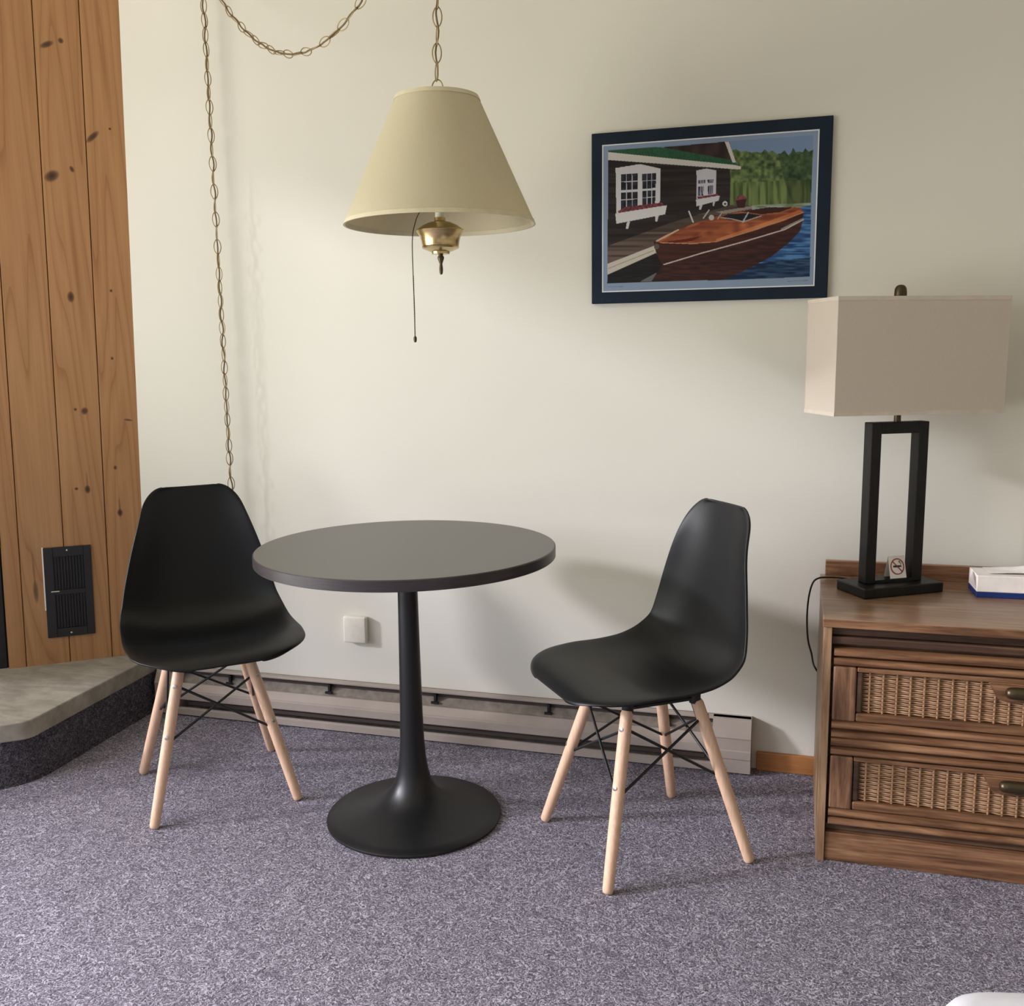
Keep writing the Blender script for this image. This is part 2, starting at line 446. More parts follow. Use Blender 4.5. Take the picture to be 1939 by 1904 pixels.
chim = struct('wall_fireplace', core, M['soot'])
chim.location = D0; chim.rotation_euler = (0, 0, TH)
GOFF = 0.0
def plank(s0, s1, z0, z1, mat, thick=0.020):
    bm = bmesh.new(); c = 0.004
    sec = [(s0 + .0007, thick), (s0 + .0007, c), (s0 + c, 0.0), (s1 - c * .4, 0.0), (s1 - .0007, c * .6), (s1 - .0007, thick)]
    n = len(sec)
    lo = [bm.verts.new(lean(x, y, z0)) for x, y in sec]; hi = [bm.verts.new(lean(x, y, z1)) for x, y in sec]
    bm.faces.new(lo[::-1]); bm.faces.new(hi)
    for i in range(n): bm.faces.new((lo[i], lo[(i + 1) % n], hi[(i + 1) % n], hi[i]))
    return mesh_obj('plank', bm, mat, chim)
def kx(s, z): return s + K * math.cos(TH) * (z - ZB)
def knot(s, z, rx, rz, tilt=0.0, st=0.9): return (kx(s, z), z, rx, rz, tilt, st)
k2 = [knot(.226, 2.198, .024, .010, 0.45), knot(.267, 2.213, .009, .010, .3), knot(.219, 1.803, .027, .018, 0.55, .95), knot(.279, 1.827, .007, .012, .4),
      knot(.255, 1.426, .012, .020, 0, .92), knot(.250, 1.06, .006, .006), knot(.278, 1.054, .012, .014, -.3), knot(.240, .794, .007, .006), knot(.274, .790, .010, .016, .0, .95), knot(.274, .815, .004, .04, 0, .4)]
k3 = [knot(.345, 1.93, .030, .010, 0.75, .9), knot(.398, 1.958, .005, .005), knot(.378, 1.447, .005, .006), knot(.371, 1.226, .005, .006),
      knot(.412, 1.019, .016, .004, -.15, .8), knot(.364, .859, .006, .008), knot(.372, .703, .010, .014, 0, .95), knot(.372, .72, .004, .045, 0, .5)]
k1 = [knot(.097, .453, .009, .045, 0, .7), knot(.095, .53, .004, .07, 0, .4)]
pm1 = pine_material('pine_plank_a', 1.0, k1, 0.96); pm2 = pine_material('pine_plank_b', 2.3, k2, 1.0)
pm3 = pine_material('pine_plank_c', 3.7, k3, 1.04); pm0 = pine_material('pine_plank_d', 5.1, [], 1.0)
plank(0.0, 0.054, ZB, CEIL, pm0)
plank(0.054, 0.190, ZB, CEIL, pm1)
plank(0.190, 0.324, ZB, CEIL, pm2)
plank(0.324, 0.444, ZB, CEIL, pm3)
for i in range(2): plank(-0.13 * (i + 1), -0.13 * i, 0.612, CEIL, pm0)

# fireplace insert beyond the planks
fi = thing('fireplace_insert', 'black fireplace insert at the left edge, left of the pine planks', 'fireplace', D0, TH)
def leaned(bm):
    for v in bm.verts: v.co = lean(*v.co)
    return bm
fb = bmesh.new()
add_box(fb, -0.26, -0.004, 0.012, 0.020, ZB + .36, 0.606, 0.002, 1); add_box(fb, -0.26, -0.235, 0.012, 0.020, ZB, ZB + .36, 0.002, 1)
add_box(fb, -0.085, -0.004, 0.012, 0.020, ZB, ZB + .36, 0.002, 1)
mesh_obj('surround', leaned(fb), M['soot'], fi)
fb = bmesh.new(); add_box(fb, -0.235, -0.085, 0.014, 0.018, ZB + .02, ZB + .36)
mesh_obj('door', leaned(fb), M['soot'], fi)

# hearth: concrete slab on a carpeted plinth
he = thing('hearth', 'raised concrete hearth slab on a carpeted plinth, left corner', 'hearth')
def rounded(pts, rads, seg=6):
    out = []; n = len(pts)
    for i in range(n):
        p = Vector(pts[i]).to_2d(); a = Vector(pts[i - 1]).to_2d(); b = Vector(pts[(i + 1) % n]).to_2d(); r = rads[i]
        if r <= 0: out.append((p.x, p.y)); continue
        pa = p + (a - p).normalized() * r; pb = p + (b - p).normalized() * r
        for k in range(seg + 1):
            t = k / seg; q = pa * (1 - t) ** 2 + p * 2 * t * (1 - t) + pb * t * t; out.append((q.x, q.y))
    return out
dirx, diry = -0.7896, -0.6137
slab = [(-2.142, WY), (-2.95, WY), (-2.95, 2.25), (-2.108 + dirx * .60, 2.172 + diry * .60), (-2.108, 2.172)]
mesh_obj('concrete_slab', prism(rounded(slab, [0, 0, 0, 0, .03]), 0.14, ZB, bev=0.004), M['concrete'], he)
plin = [(-2.142, WY), (-2.94, WY), (-2.94, 2.25), (-2.118 + dirx * .58, 2.168 + diry * .58), (-2.118, 2.168)]
mesh_obj('carpeted_plinth', prism(rounded(plin, [0, 0, 0, 0, .10]), 0.0, 0.14), M['plinth_carpet'], he, smooth=30, label='carpet covering with shade put into its colour')

# floor register set into the planks
vg = thing('vent_grille', 'black metal vent grille fixed low on the pine planks', 'vent', D0 + Vector((0, 0, 0)), TH)
VO = 0.0
vb = bmesh.new()
vx0, vx1, vz0, vz1 = 0.126, 0.274, 0.288, 0.600
def vbox(bm, x0, x1, y0, y1, z0, z1, b=0.0):
    t = box(x0, x1, y0, y1, z0, z1, b, 1); merge(bm, leaned(t))
vbox(vb, vx0, vx0 + .030, -.006, 0.0, vz0, vz1, .0015); vbox(vb, vx1 - .024, vx1, -.006, 0.0, vz0, vz1, .0015)
for a, b in ((vz0, vz0 + .030), ((vz0 + vz1) / 2 - .008, (vz0 + vz1) / 2 + .008), (vz1 - .032, vz1)):
    vbox(vb, vx0 + .030, vx1 - .024, -.006, 0.0, a, b, .0)
mesh_obj('frame', vb, M['black_metal'], vg)
vb = bmesh.new(); vbox(vb, vx0 + .03, vx1 - .024, -.0012, 0.0, vz0 + .03, vz1 - .032); mesh_obj('backing', vb, M['soot'], vg)
for z0, z1 in ((vz0 + .031, (vz0 + vz1) / 2 - .009), ((vz0 + vz1) / 2 + .009, vz1 - .033)):
    for i in range(10):
        x = vx0 + .034 + i * .0092
        vb = bmesh.new(); vbox(vb, x, x + .0052, -.005, -.0015, z0, z1, .0008); mesh_obj('slat', vb, M['black_metal'], vg)
for z in (vz0 + .012, vz1 - .012):
    vb = bmesh.new(); bmesh.ops.create_uvsphere(vb, u_segments=10, v_segments=6, radius=.004)
    bmesh.ops.transform(vb, matrix=Matrix.Translation(lean(0.200, -.006, z)), verts=vb.verts[:]); mesh_obj('screw', vb, M['steel'], vg, smooth=60, label='small bright screw')
vb = bmesh.new(); vbox(vb, vx0 - .004, vx0 + .0005, -.0035, 0.0, 0.385, vz1 + .002); mesh_obj('gasket', vb, M['paper'], vg, label='white backing strip showing at the left edge')
vb = bmesh.new(); vbox(vb, vx0 + .018, vx0 + .044, -.0085, -.0055, 0.446, .450, .001); mesh_obj('damper_lever', vb, M['steel'], vg)

# ------------------------------------------------------------------ round pedestal table
tb = thing('pedestal_table', 'round dark grey table on a black trumpet pedestal', 'table', (-0.962, 2.284, 0))
RT = 0.385
mesh_obj('tabletop', lathe([(0, .712), (RT - .0015, .712), (RT - .0015, .7385), (RT - .003, .740), (0, .740)], 128), M['laminate'], tb, smooth=35)
mesh_obj('edge_band', lathe([(RT - .0015, .7125), (RT, .7135), (RT, .7375), (RT - .0015, .7392), (RT - .0016, .7125)], 128), M['edge'], tb, smooth=35)
prof = [(0, .001), (.2290, .001), (.2325, .003), (.2327, .007), (.230, .0095), (.205, .0150), (.17, .0225), (.13, .034), (.10, .046), (.078, .060), (.060, .080),
        (.048, .104), (.0405, .132), (.0355, .168), (.0320, .215), (.0298, .30), (.0285, .40), (.0272, .50), (.0262, .60), (.0255, .690), (.0255, .703), (0, .703)]
mesh_obj('pedestal', lathe(prof, 96), M['pedestal'], tb, smooth=40)
mesh_obj('mounting_plate', lathe([(0, .703), (.10, .703), (.105, .7115), (0, .7115)], 40), M['black_metal'], tb, smooth=30)

# ------------------------------------------------------------------ moulded shell chairs
def hermite(tab, v):
    n = len(tab); h = [tab[i + 1][0] - tab[i][0] for i in range(n - 1)]; d = [(tab[i + 1][1] - tab[i][1]) / h[i] for i in range(n - 1)]
    m = [d[0]] + [(d[i - 1] * h[i] + d[i] * h[i - 1]) / (h[i - 1] + h[i]) for i in range(1, n - 1)] + [d[-1]]
    v = max(tab[0][0], min(tab[-1][0], v)); i = 0
    while i < n - 2 and v >= tab[i + 1][0]: i += 1
    t = (v - tab[i][0]) / h[i]
    return (2 * t ** 3 - 3 * t * t + 1) * tab[i][1] + (t ** 3 - 2 * t * t + t) * h[i] * m[i] + (-2 * t ** 3 + 3 * t * t) * tab[i + 1][1] + (t ** 3 - t * t) * h[i] * m[i + 1]
def chair_shell():
    ctrl = [[0.2499, 0.4354], [0.2219, 0.4519], [0.1619, 0.4572], [0.0834, 0.4488], [0.0071, 0.4352], [-0.0766, 0.4302], [-0.142, 0.4451], [-0.1898, 0.4925], [-0.2096, 0.5676], [-0.22, 0.6515], [-0.2296, 0.7365], [-0.237, 0.8018], [-0.2424, 0.8496]]
    pts = catmull([(x, 0, z) for x, z in ctrl], 8)
    L = [0.0]
    for a, b in zip(pts, pts[1:]): L.append(L[-1] + (b - a).length)
    tot = L[-1]
    def at(d):
        d = max(0, min(tot, d))
        for i in range(len(L) - 1):
            if L[i + 1] >= d: return pts[i].lerp(pts[i + 1], (d - L[i]) / max(1e-9, L[i + 1] - L[i]))
        return pts[-1]
    kn = [0, .10, .22, .35, .48, .62, .76, .90, 1.0]
    W = list(zip(kn, [0.2093, 0.2258, 0.2401, 0.2418, 0.2394, 0.2236, 0.1946, 0.1557, 0.1243]))
    Bt = list(zip([0, .10, .22, .36, .48, .60, .75, .90, 1.0], [0.0013, 0.0025, 0.0196, 0.0412, 0.0596, 0.0569, 0.0551, 0.0442, 0.0156]))
    vs = [0, .006, .018, .036, .06, .09] + [.12 + .74 * k / 30 for k in range(31)] + [.885, .91, .935, .955, .972, .985, .994, 1.0]
    us = [-1, -.985, -.95, -.88, -.78, -.66, -.52, -.36, -.18, 0, .18, .36, .52, .66, .78, .88, .95, .985, 1]
    bm = bmesh.new(); rows = []
    for v in vs:
        d = v * tot; c = at(d); T = (at(d + .012) - at(d - .012)).normalized(); N = Vector((T.z, 0, -T.x))
        w0 = hermite(W, v)
        for e, r, kq in ((d, .1188, 1.0345), (tot - d, .0605, .7598)):
            if e < r: k = (r - e) / r; w0 = w0 - r * kq * (1 - math.sqrt(max(0, 1 - k * k)))
        bl = hermite(Bt, v); row = []
        for q in us:
            a_ = abs(q); lift = bl * a_ ** 2.527 - .005 * max(0, (a_ - .90) / .10) ** 2
            row.append(bm.verts.new(c + N * lift + Vector((0, q * w0 * (1 - 0.05 * a_ ** 4 * bl / .078), 0))))
        rows.append(row)
    for a, b in zip(rows, rows[1:]):
        for i in range(len(us) - 1): bm.faces.new((a[i], a[i + 1], b[i + 1], b[i]))
    return bm

LEGB, LEGT, LZT = 0.191, 0.092, 0.400
def leg_line(sx, sy, z):
    t = z / LZT
    return Vector((sx * (LEGB + (LEGT - LEGB) * t), sy * (LEGB + (LEGT - LEGB) * t), z))
def make_chair(label, loc, rz, shift, twist):
    root = thing('shell_chair', label, 'chair', loc, rz, 'black shell chairs at the round table')
    bm = chair_shell()
    sh = mesh_obj('seat_shell', bm, M['shell'], root, smooth=80)
    sh.location = (shift[0] * math.cos(rz) + shift[1] * math.sin(rz), -shift[0] * math.sin(rz) + shift[1] * math.cos(rz), 0); sh.rotation_euler = (0, 0, twist)
    so = sh.modifiers.new('solid', 'SOLIDIFY'); so.thickness = 0.0065; so.offset = 0
    sb = sh.modifiers.new('sub', 'SUBSURF'); sb.levels = 2; sb.render_levels = 2
    for sx, sy in ((1, 1), (1, -1), (-1, 1), (-1, -1)):
        zs = [0.0015, .004, .010, .05, .12, .20, .28, .35, .385, .392]
        rs = [.0085, .0115, .0130, .0136, .0143, .0148, .0150, .0150, .0146, .012]
        lg = mesh_obj('leg', tube([leg_line(sx, sy, z) for z in zs], rs, 20), M['beech'], root, smooth=45)
        ax = Vector((sx * .9, sy * .45, 0)).normalized()
        for z in (.352, .225):
            c = leg_line(sx, sy, z)
            out = Vector((sx, sy * 0.0, 0)) if False else Vector((sx * .92, sy * .4, .18)).normalized()
            mesh_obj('screw', tube([c + out * .0125, c + out * .0158, c + out * .0166], [.0056, .0056, .003], 14), M['steel'], lg, smooth=40, label='round zinc screw head')
        # flat black bracket let into the leg top
        c0 = leg_line(sx, sy, .330) ; c1 = leg_line(sx, sy, .405)
        inn = Vector((-sx, -sy, 0)).normalized()
        mesh_obj('bracket', tube([c0 + inn * .013, c1 + inn * .014, c1 + inn * .03 + Vector((0, 0, .004))], .004, 6), M['black_metal'], lg)
    def rod(p, q): mesh_obj('brace_rod', tube([p, (p + q) / 2, q], .0036, 8), M['black_metal'], root, smooth=60)
    hi, lw = .352, .205
    sides = [((1, 1), (1, -1)), ((-1, 1), (-1, -1)), ((1, 1), (-1, 1)), ((1, -1), (-1, -1))]
    for a, b in sides:
        dn = Vector((-(a[0] + b[0]), -(a[1] + b[1]), 0)).normalized() * .008
        rod(leg_line(*a, hi) + dn, leg_line(*b, lw) + dn * .6); rod(leg_line(*b, hi) - dn * .1, leg_line(*a, lw) - dn * .4)
    for sx in (1, -1):
        for sy in (1, -1):
            p = leg_line(sx, sy, .398); mesh_obj('mount', lathe([(0, -.012), (.014, -.012), (.014, .014), (.017, .034), (0, .034)], 16, (p.x * .98, p.y * .98, p.z)), M['black_metal'], root, smooth=40)
    q = [leg_line(1, 1, .397), leg_line(1, -1, .397), leg_line(-1, -1, .397), leg_line(-1, 1, .397)]
    mesh_obj('under_frame', tube(q, .005, 6, closed=True), M['black_metal'], root)
    return root
make_chair('black shell chair on the left, standing in front of the pine planks', (-1.579, 2.303, 0), math.radians(-49.0), (.0099, .0007), .036)
make_chair('black shell chair on the right, between the round table and the drawers', (-0.348, 2.304, 0), math.radians(-143.4), (-.0052, .0056), .0162)

# ------------------------------------------------------------------ baseboard heater
hx0, hx1 = -2.120, -0.105
ht = thing('baseboard_heater', 'long taupe electric baseboard heater along the foot of the wall', 'heater', (0, WY, 0))
mesh_obj('back_panel', box(hx0, hx1, -.006, 0, .010, .160, .0015, 1), M['heater_back'], ht)
lip = bmesh.new(); add_box(lip, hx0, hx1, -.030, -.0065, .1525, .1605, .002, 2)
mesh_obj('top_lip', lip, M['heater'], ht)
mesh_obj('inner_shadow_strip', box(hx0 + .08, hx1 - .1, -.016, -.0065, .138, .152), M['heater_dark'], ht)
def hprof(sec, x0, x1):
    bm = bmesh.new(); n = len(sec)
    a = [bm.verts.new((x0, y, z)) for y, z in sec]; b = [bm.verts.new((x1, y, z)) for y, z in sec]
    bm.faces.new(a); bm.faces.new(b[::-1])
    for i in range(n): bm.faces.new((a[i], b[i], b[(i + 1) % n], a[(i + 1) % n]))
    return bm
mesh_obj('front_cover', hprof([(-.034, .112), (-.040, .112), (-.060, .092), (-.0605, .088), (-.0635, .086), (-.0635, .062), (-.060, .0585), (-.055, .0585), (-.055, .085)], hx0 + .09, hx1 - .11), M['heater'], ht)
mesh_obj('bottom_rail', hprof([(-.006, .006), (-.062, .006), (-.062, .026), (-.056, .030), (-.050, .030), (-.050, .012), (-.006, .012)], hx0 + .09, hx1 - .11), M['heater'], ht)
mesh_obj('element', box(hx0 + .12, hx1 - .13, -.050, -.012, .036, .052, .003, 1), M['heater_dark'], ht)
mesh_obj('reflector', hprof([(-.0065, .105), (-.033, .106), (-.030, .118), (-.012, .136), (-.0065, .136)], hx0 + .09, hx1 - .11), M['heater_back'], ht)
def endcap(x0, x1):
    return hprof([(0, .006), (-.063, .006), (-.063, .046), (-.0655, .049), (-.0655, .072), (-.063, .075), (-.063, .108), (-.0645, .112), (-.040, .1605), (0, .1605)], x0, x1)
mesh_obj('end_cap', endcap(hx1 - .110, hx1), M['heater'], ht); mesh_obj('end_cap', endcap(hx0, hx0 + .090), M['heater'], ht)
for x in (-1.842, -1.467, -1.092, -0.717, -0.35):
    bm = bmesh.new(); add_box(bm, x - .004, x + .004, -.030, -.017, .122, .150); add_box(bm, x - .012, x + .012, -.036, -.030, .119, .126)
    mesh_obj('bracket', bm, M['black_metal'], ht)

# outlet cover box on the wall
oc = bmesh.new(); add_box(oc, -1.410, -1.330, WY - .022, WY, .296, .384, .005, 3)
oc = mesh_obj('outlet_cover', oc, M['white_plastic'], None, smooth=40)
tag(oc, 'blank white outlet cover box on the wall behind the table', 'outlet')

# ------------------------------------------------------------------ swag lamp: shade, brass font, pull chain, chain links
PX, PY = -0.848, 2.284
pl = thing('swag_lamp', 'cream cone shade swag lamp hanging by a brass chain', 'pendant lamp', (PX, PY, 0))
R0, R1, ZS0, ZS1 = 0.2305, 0.0985, 1.5355, 1.828
mesh_obj('lamp_shade', lathe([(R0, ZS0), (R1, ZS1), (R1 - .0022, ZS1), (R0 - .0024, ZS0), (R0, ZS0)], 96), M['shade1'], pl, smooth=30)
for r, z, s in ((R0, ZS0, 1), (R1, ZS1, -1)):
    sl = (R1 - R0) / (ZS1 - ZS0)
    mesh_obj('trim_tape', lathe([(r + .0012, z - .001 * s), (r + .0012 + sl * .009 * s, z + .009 * s), (r - .0030 + sl * .009 * s, z + .009 * s), (r - .0034, z - .001 * s), (r + .0012, z - .001 * s)], 96), M['tape'], pl, smooth=30)
fz = 1.52
font = [(0, -.0535), (.0215, -.0530), (.0225, -.0475), (.026, -.0470), (.0435, -.0400), (.0455, -.0365), (.0442, -.0345), (.0455, -.0300), (.0462, -.0240), (.0490, -.0128), (.0560, -.0015),
        (.0578, .0020), (.0570, .0042), (.0535, .0062), (.0430, .0140), (.0280, .0210), (.0150, .0240), (.0135, .0255), (.0135, .0325), (0, .0325)]
mesh_obj('font', lathe([(r, z + fz) for r, z in font], 64), M['brass'], pl, smooth=28, label='polished brass bowl-shaped font')
mesh_obj('finial', lathe([(0, -.1020), (.0030, -.1008), (.0044, -.096), (.0048, -.088), (.0040, -.080), (.0034, -.077), (.0050, -.072), (.0078, -.064), (.0080, -.060), (.0055, -.056), (.0060, -.0535), (0, -.0535)], 20, (0, 0, fz)), M['bronze'], pl, smooth=50)
mesh_obj('candle_sleeve', lathe([(0, .0325), (.0115, .0325), (.0115, .105), (0, .105)], 24, (0, 0, fz)), M['ivory'], pl, smooth=30)
mesh_obj('bulb', lathe([(0, .105), (.013, .105), (.014, .12), (.026, .142), (.030, .160), (.026, .180), (.012, .192), (0, .194)], 24, (0, 0, fz)), M['ivory'], pl, smooth=60)
mesh_obj('stem', tube([(0, 0, fz + .19), (0, 0, 1.842)], .004, 10), M['brass'], pl, smooth=60)
sp = bmesh.new()
for k in range(3):
    a = k * 2 * PI / 3 + .4
    tube([(0, 0, ZS1 - .012), (R1 * .5 * math.cos(a), R1 * .5 * math.sin(a), ZS1 - .009), ((R1 - .003) * math.cos(a), (R1 - .003) * math.sin(a), ZS1 - .004)], .0018, 6, sp)
mesh_obj('spider', sp, M['brass'], pl, smooth=60)
# loop at the top of the stem
mesh_obj('top_loop', tube([(.014 * math.cos(t), .004, 1.850 + .020 * math.sin(t)) for t in [2 * PI * i / 20 for i in range(20)]], .0016, 6, closed=True), M['chain'], pl, smooth=60)
# pull chain with beads, hanging beside the font
pc = []
path = catmull([(-.012, -.006, fz + .060), (-.045, -.012, fz + .048), (-.060, -.014, fz + .018), (-.067, -.015, fz - .020), (-.0675, -.015, fz - .10), (-.0665, -.015, fz - .18), (-.067, -.015, fz - .252)], 6)
mesh_obj('pull_chain', tube(path, .0012, 6), M['bronze'], pl, smooth=60, label='thin beaded pull chain')
kb = lathe([(0, -.264), (.0030, -.263), (.0042, -.258), (.0042, -.252), (.0026, -.249), (0, -.249)], 12, (-.067, -.015, fz))
mesh_obj('pull_knob', kb, M['bronze'], pl, smooth=50)
bd = bmesh.new()
zz = fz - .105
while zz > fz - .248:
    m = bmesh.new(); bmesh.ops.create_icosphere(m, subdivisions=1, radius=.0019); merge(bd, m, Matrix.Translation((-.067, -.015, zz))); zz -= .0046
mesh_obj('pull_beads', bd, M['bronze'], pl, smooth=80, kind='stuff')
# chain links share one mesh
lk = bmesh.new(); lp = []
for i in range(18):
    t = 2 * PI * i / 18; sx = math.sin(t); lp.append((.0108 * math.copysign(abs(sx) ** 1.25, sx), 0, .0232 * math.cos(t)))
tube(lp, .00145, 6, lk, closed=True)
LINK = None
def chain(points, pitch, seed, roll0=0.0, extra=0.0):
    global LINK
    rnd = random.Random(seed)
    P = [Vector(p) for p in points]; L = [0.0]
    for a, b in zip(P, P[1:]): L.append(L[-1] + (b - a).length)
    n = int(round(L[-1] / pitch))
    def at(d):
        for i in range(len(L) - 1):
            if L[i + 1] >= d: return P[i].lerp(P[i + 1], (d - L[i]) / max(1e-9, L[i + 1] - L[i])), (P[i + 1] - P[i]).normalized()
        return P[-1], (P[-1] - P[-2]).normalized()
    roll = roll0
    for k in range(n):
        c, d = at((k + .5) * L[-1] / n)
        if LINK is None:
            o = mesh_obj('chain_link', lk, M['chain'], pl, smooth=80); LINK = o
        else:
            o = LINK.copy(); COL.objects.link(o); o.parent = pl
        qd = d.to_track_quat('Z', 'Y'); qr = Matrix.Rotation(roll, 4, 'Z').to_quaternion()
        o.rotation_mode = 'QUATERNION'; o.rotation_quaternion = qd @ qr; o.location = c
        roll += PI / 2 + rnd.uniform(-.28, .28) + extra
H1 = Vector((-1.793 - PX, 2.761 - PY, CEIL - .03)); H2 = Vector((-0.828 - PX, 2.292 - PY, CEIL - .03))
swag = []
for i in range(61):
    t = i / 60; p = H1.lerp(H2, t); p.z = 2.437 + (2.427 - 2.437) * t - 4 * .391 * t * (1 - t); swag.append(p)
drop1 = [(0, 0, 1.868), (H2.x * .5, H2.y * .5, 2.15), (H2.x, H2.y, CEIL - .03)]
CX, CY = -1.778 - PX, 2.772 - PY
drop2 = [(CX, CY, CEIL - .03), (CX - .001, CY, 1.6), (CX - .002, CY, .9), (CX - .002, CY + .004, .50)]
chain(drop1, .0405, 3, .3); chain(swag, .0415, 5, .2, .07); chain(drop2, .0418, 9, .1, .09)
def woven(points, amp, per):
    P = [Vector(p) for p in points]; out = []; L = 0
    res = []
    for a, b in zip(P, P[1:]):
        n = max(2, int((b - a).length / .012))
        for k in range(n): res.append(a.lerp(b, k / n))
    res.append(P[-1])
    for i, p in enumerate(res):
        ph = i * .012 / per * PI
        out.append(p + Vector((amp * math.sin(ph), amp * math.cos(ph * .83), 0)))
    return out
for pth in (drop1, swag, drop2): mesh_obj('lamp_cord', tube(woven(pth, .0026, .042), .0024, 6), M['cord_brown'], pl, smooth=80)
mesh_obj('cord_tail', tube([(CX - .002, CY + .004, .50), (CX - .002, CY + .012, .44), (CX, CY + .028, .40)], .0024, 6), M['cord_brown'], pl)
mesh_obj('plug', box(CX - .014, CX + .014, CY + .022, WY - PY, .385, .415, .004), M['cord_brown'], pl)
for h, nm in ((H1, 'ceiling_hook'), (H2, 'ceiling_hook')):
    mesh_obj(nm, lathe([(0, 0), (.012, 0), (.012, .006), (.004, .012), (.004, .031), (0, .031)], 14, (h.x, h.y, CEIL - .0305)), M['brass'], pl, smooth=40)

# ------------------------------------------------------------------ boat picture on a navy board
pb = thing('boat_picture', 'navy bordered picture of a wooden motorboat beside a boathouse', 'picture', (-0.260, WY, 1.597))
bx0, bx1, bz0, bz1 = -.323, .323, -.234, .234
mesh_obj('board', box(bx0, bx1, -.014, 0, bz0, bz1, .0015, 1), M['navy'], pb)
ux0, ux1, uz0, uz1 = -.2925, .2890, -.2025, .2015
ln = bmesh.new(); lw = .0032
for a in ((ux0, ux0 + lw, uz0, uz1), (ux1 - lw, ux1, uz0, uz1), (ux0 + lw, ux1 - lw, uz0, uz0 + lw), (ux0 + lw, ux1 - lw, uz1 - lw, uz1)):
    add_box(ln, a[0], a[1], -.0148, -.0139, a[2], a[3])
mesh_obj('white_border', ln, M['white_line'], pb, label='thin white line around the print')

def paint_print(W, H):
    """paints the print; polygon corners are read in a 1939-wide working drawing and squared up"""
    src = [(165, 290), (1752, 190), (1710, 1325), (160, 1370)]; dst = [(0, 0), (1, 0), (1, 1), (0, 1)]
    A = []; B = []
    for (x, y), (u, v) in zip(src, dst):
        A.append([x, y, 1, 0, 0, 0, -u * x, -u * y]); B.append(u)
        A.append([0, 0, 0, x, y, 1, -v * x, -v * y]); B.append(v)
    h = np.append(np.linalg.solve(np.array(A, float), np.array(B, float)), 1).reshape(3, 3)
    hi = np.linalg.inv(h)
    uu, vv = np.meshgrid((np.arange(W) + .5) / W, (np.arange(H) + .5) / H)
    q = hi @ np.stack([uu.ravel(), vv.ravel(), np.ones(W * H)])
    X = (q[0] / q[2]).reshape(H, W); Y = (q[1] / q[2]).reshape(H, W)
    rng = np.random.default_rng(4)
    def vnoise(sx, sy):
        n = rng.random((200, 200)); fx = X / sx; fy = Y / sy
        ix = np.floor(fx).astype(int); iy = np.floor(fy).astype(int); a = fx - ix; b = fy - iy
        a = a * a * (3 - 2 * a); b = b * b * (3 - 2 * b)
        g = lambda i, j: n[j % 200, i % 200]
        return g(ix, iy) * (1 - a) * (1 - b) + g(ix + 1, iy) * a * (1 - b) + g(ix, iy + 1) * (1 - a) * b + g(ix + 1, iy + 1) * a * b
    img = np.zeros((H, W, 3)); img[:] = (136, 158, 190)
    def mask(poly):
        m = np.zeros((H, W), bool); n = len(poly)
        for i in range(n):
            x0, y0 = poly[i]; x1, y1 = poly[(i + 1) % n]
            if y0 == y1: continue
            c = ((Y >= min(y0, y1)) & (Y < max(y0, y1))); xi = x0 + (Y - y0) * (x1 - x0) / (y1 - y0)
            m ^= c & (X < xi)
        return m
    def fill(poly, col, noise=None, amt=0.0, col2=None):
        m = mask(poly)
        if noise is None: img[m] = col
        elif col2 is not None:
            t = np.clip(noise[m] * 1.6 - .3, 0, 1)[:, None]; img[m] = np.array(col) * (1 - t) + np.array(col2) * t
        else: img[m] = np.clip(np.array(col) * (1 + amt * (noise[m][:, None] - .5) * 2), 0, 255)
        return m
    def line(pts, wd, col):
        for (x0, y0), (x1, y1) in zip(pts, pts[1:]):
            dx, dy = x1 - x0, y1 - y0; l2 = dx * dx + dy * dy
            t = np.clip(((X - x0) * dx + (Y - y0) * dy) / l2, 0, 1)
            img[np.hypot(X - x0 - t * dx, Y - y0 - t * dy) < wd / 2] = col
    def disc(x, y, r, col): img[np.hypot(X - x, Y - y) < r] = col
    n1, n2, n3 = vnoise(22, 22), vnoise(50, 55), vnoise(10, 10); streak = vnoise(14, 130); rip = vnoise(70, 9); plk = vnoise(300, 14)
    # sky, trees, reflections
    pic = [(207, 318), (1712, 225), (1682, 1262), (192, 1310)]
    fill(pic, (118, 146, 188))
    top = [(1080, 330), (1115, 332), (1150, 322), (1180, 342), (1225, 336), (1260, 350), (1300, 345), (1335, 352), (1360, 326), (1385, 348), (1415, 336), (1450, 362), (1478, 356), (1504, 334), (1530, 372), (1552, 350), (1566, 316), (1585, 350), (1610, 345), (1635, 352), (1655, 322), (1680, 348), (1712, 332)]
    tree = n1 * .5 + n2 * .3 + n3 * .2
    fill(top + [(1700, 560), (1080, 575)], (44, 66, 36), tree, 0, (128, 150, 84))
    m = mask([(1440, 300), (1712, 300), (1700, 560), (1500, 560)]) & mask(top + [(1700, 560), (1080, 575)]); img[m] = img[m] * .62 + np.array((8, 20, 16))
    fill([(1080, 572), (1700, 552), (1692, 735), (1100, 745)], (70, 92, 46), streak, 0, (122, 142, 78))
    m = mask([(1500, 556), (1700, 552), (1692, 735), (1560, 740)]); img[m] = img[m] * .74
    fill([(1100, 742), (1692, 722), (1690, 765), (1100, 790)], (108, 128, 96), rip, 0, (158, 172, 160))
    fill([(1560, 765), (1695, 740), (1682, 1262), (1000, 1290), (1300, 1100)], (24, 62, 118), rip, 0, (74, 132, 196))
    m = mask([(1100, 1190), (1690, 1120), (1682, 1265), (1000, 1290)]); img[m] = img[m] * .62
    # boathouse
    fill([(203, 385), (1105, 468), (1102, 745), (640, 872), (196, 1036)], (46, 38, 38), plk, .35)
    fill([(600, 305), (1060, 268), (1100, 268), (1150, 430), (1100, 440)], (58, 40, 40), n2, .3)
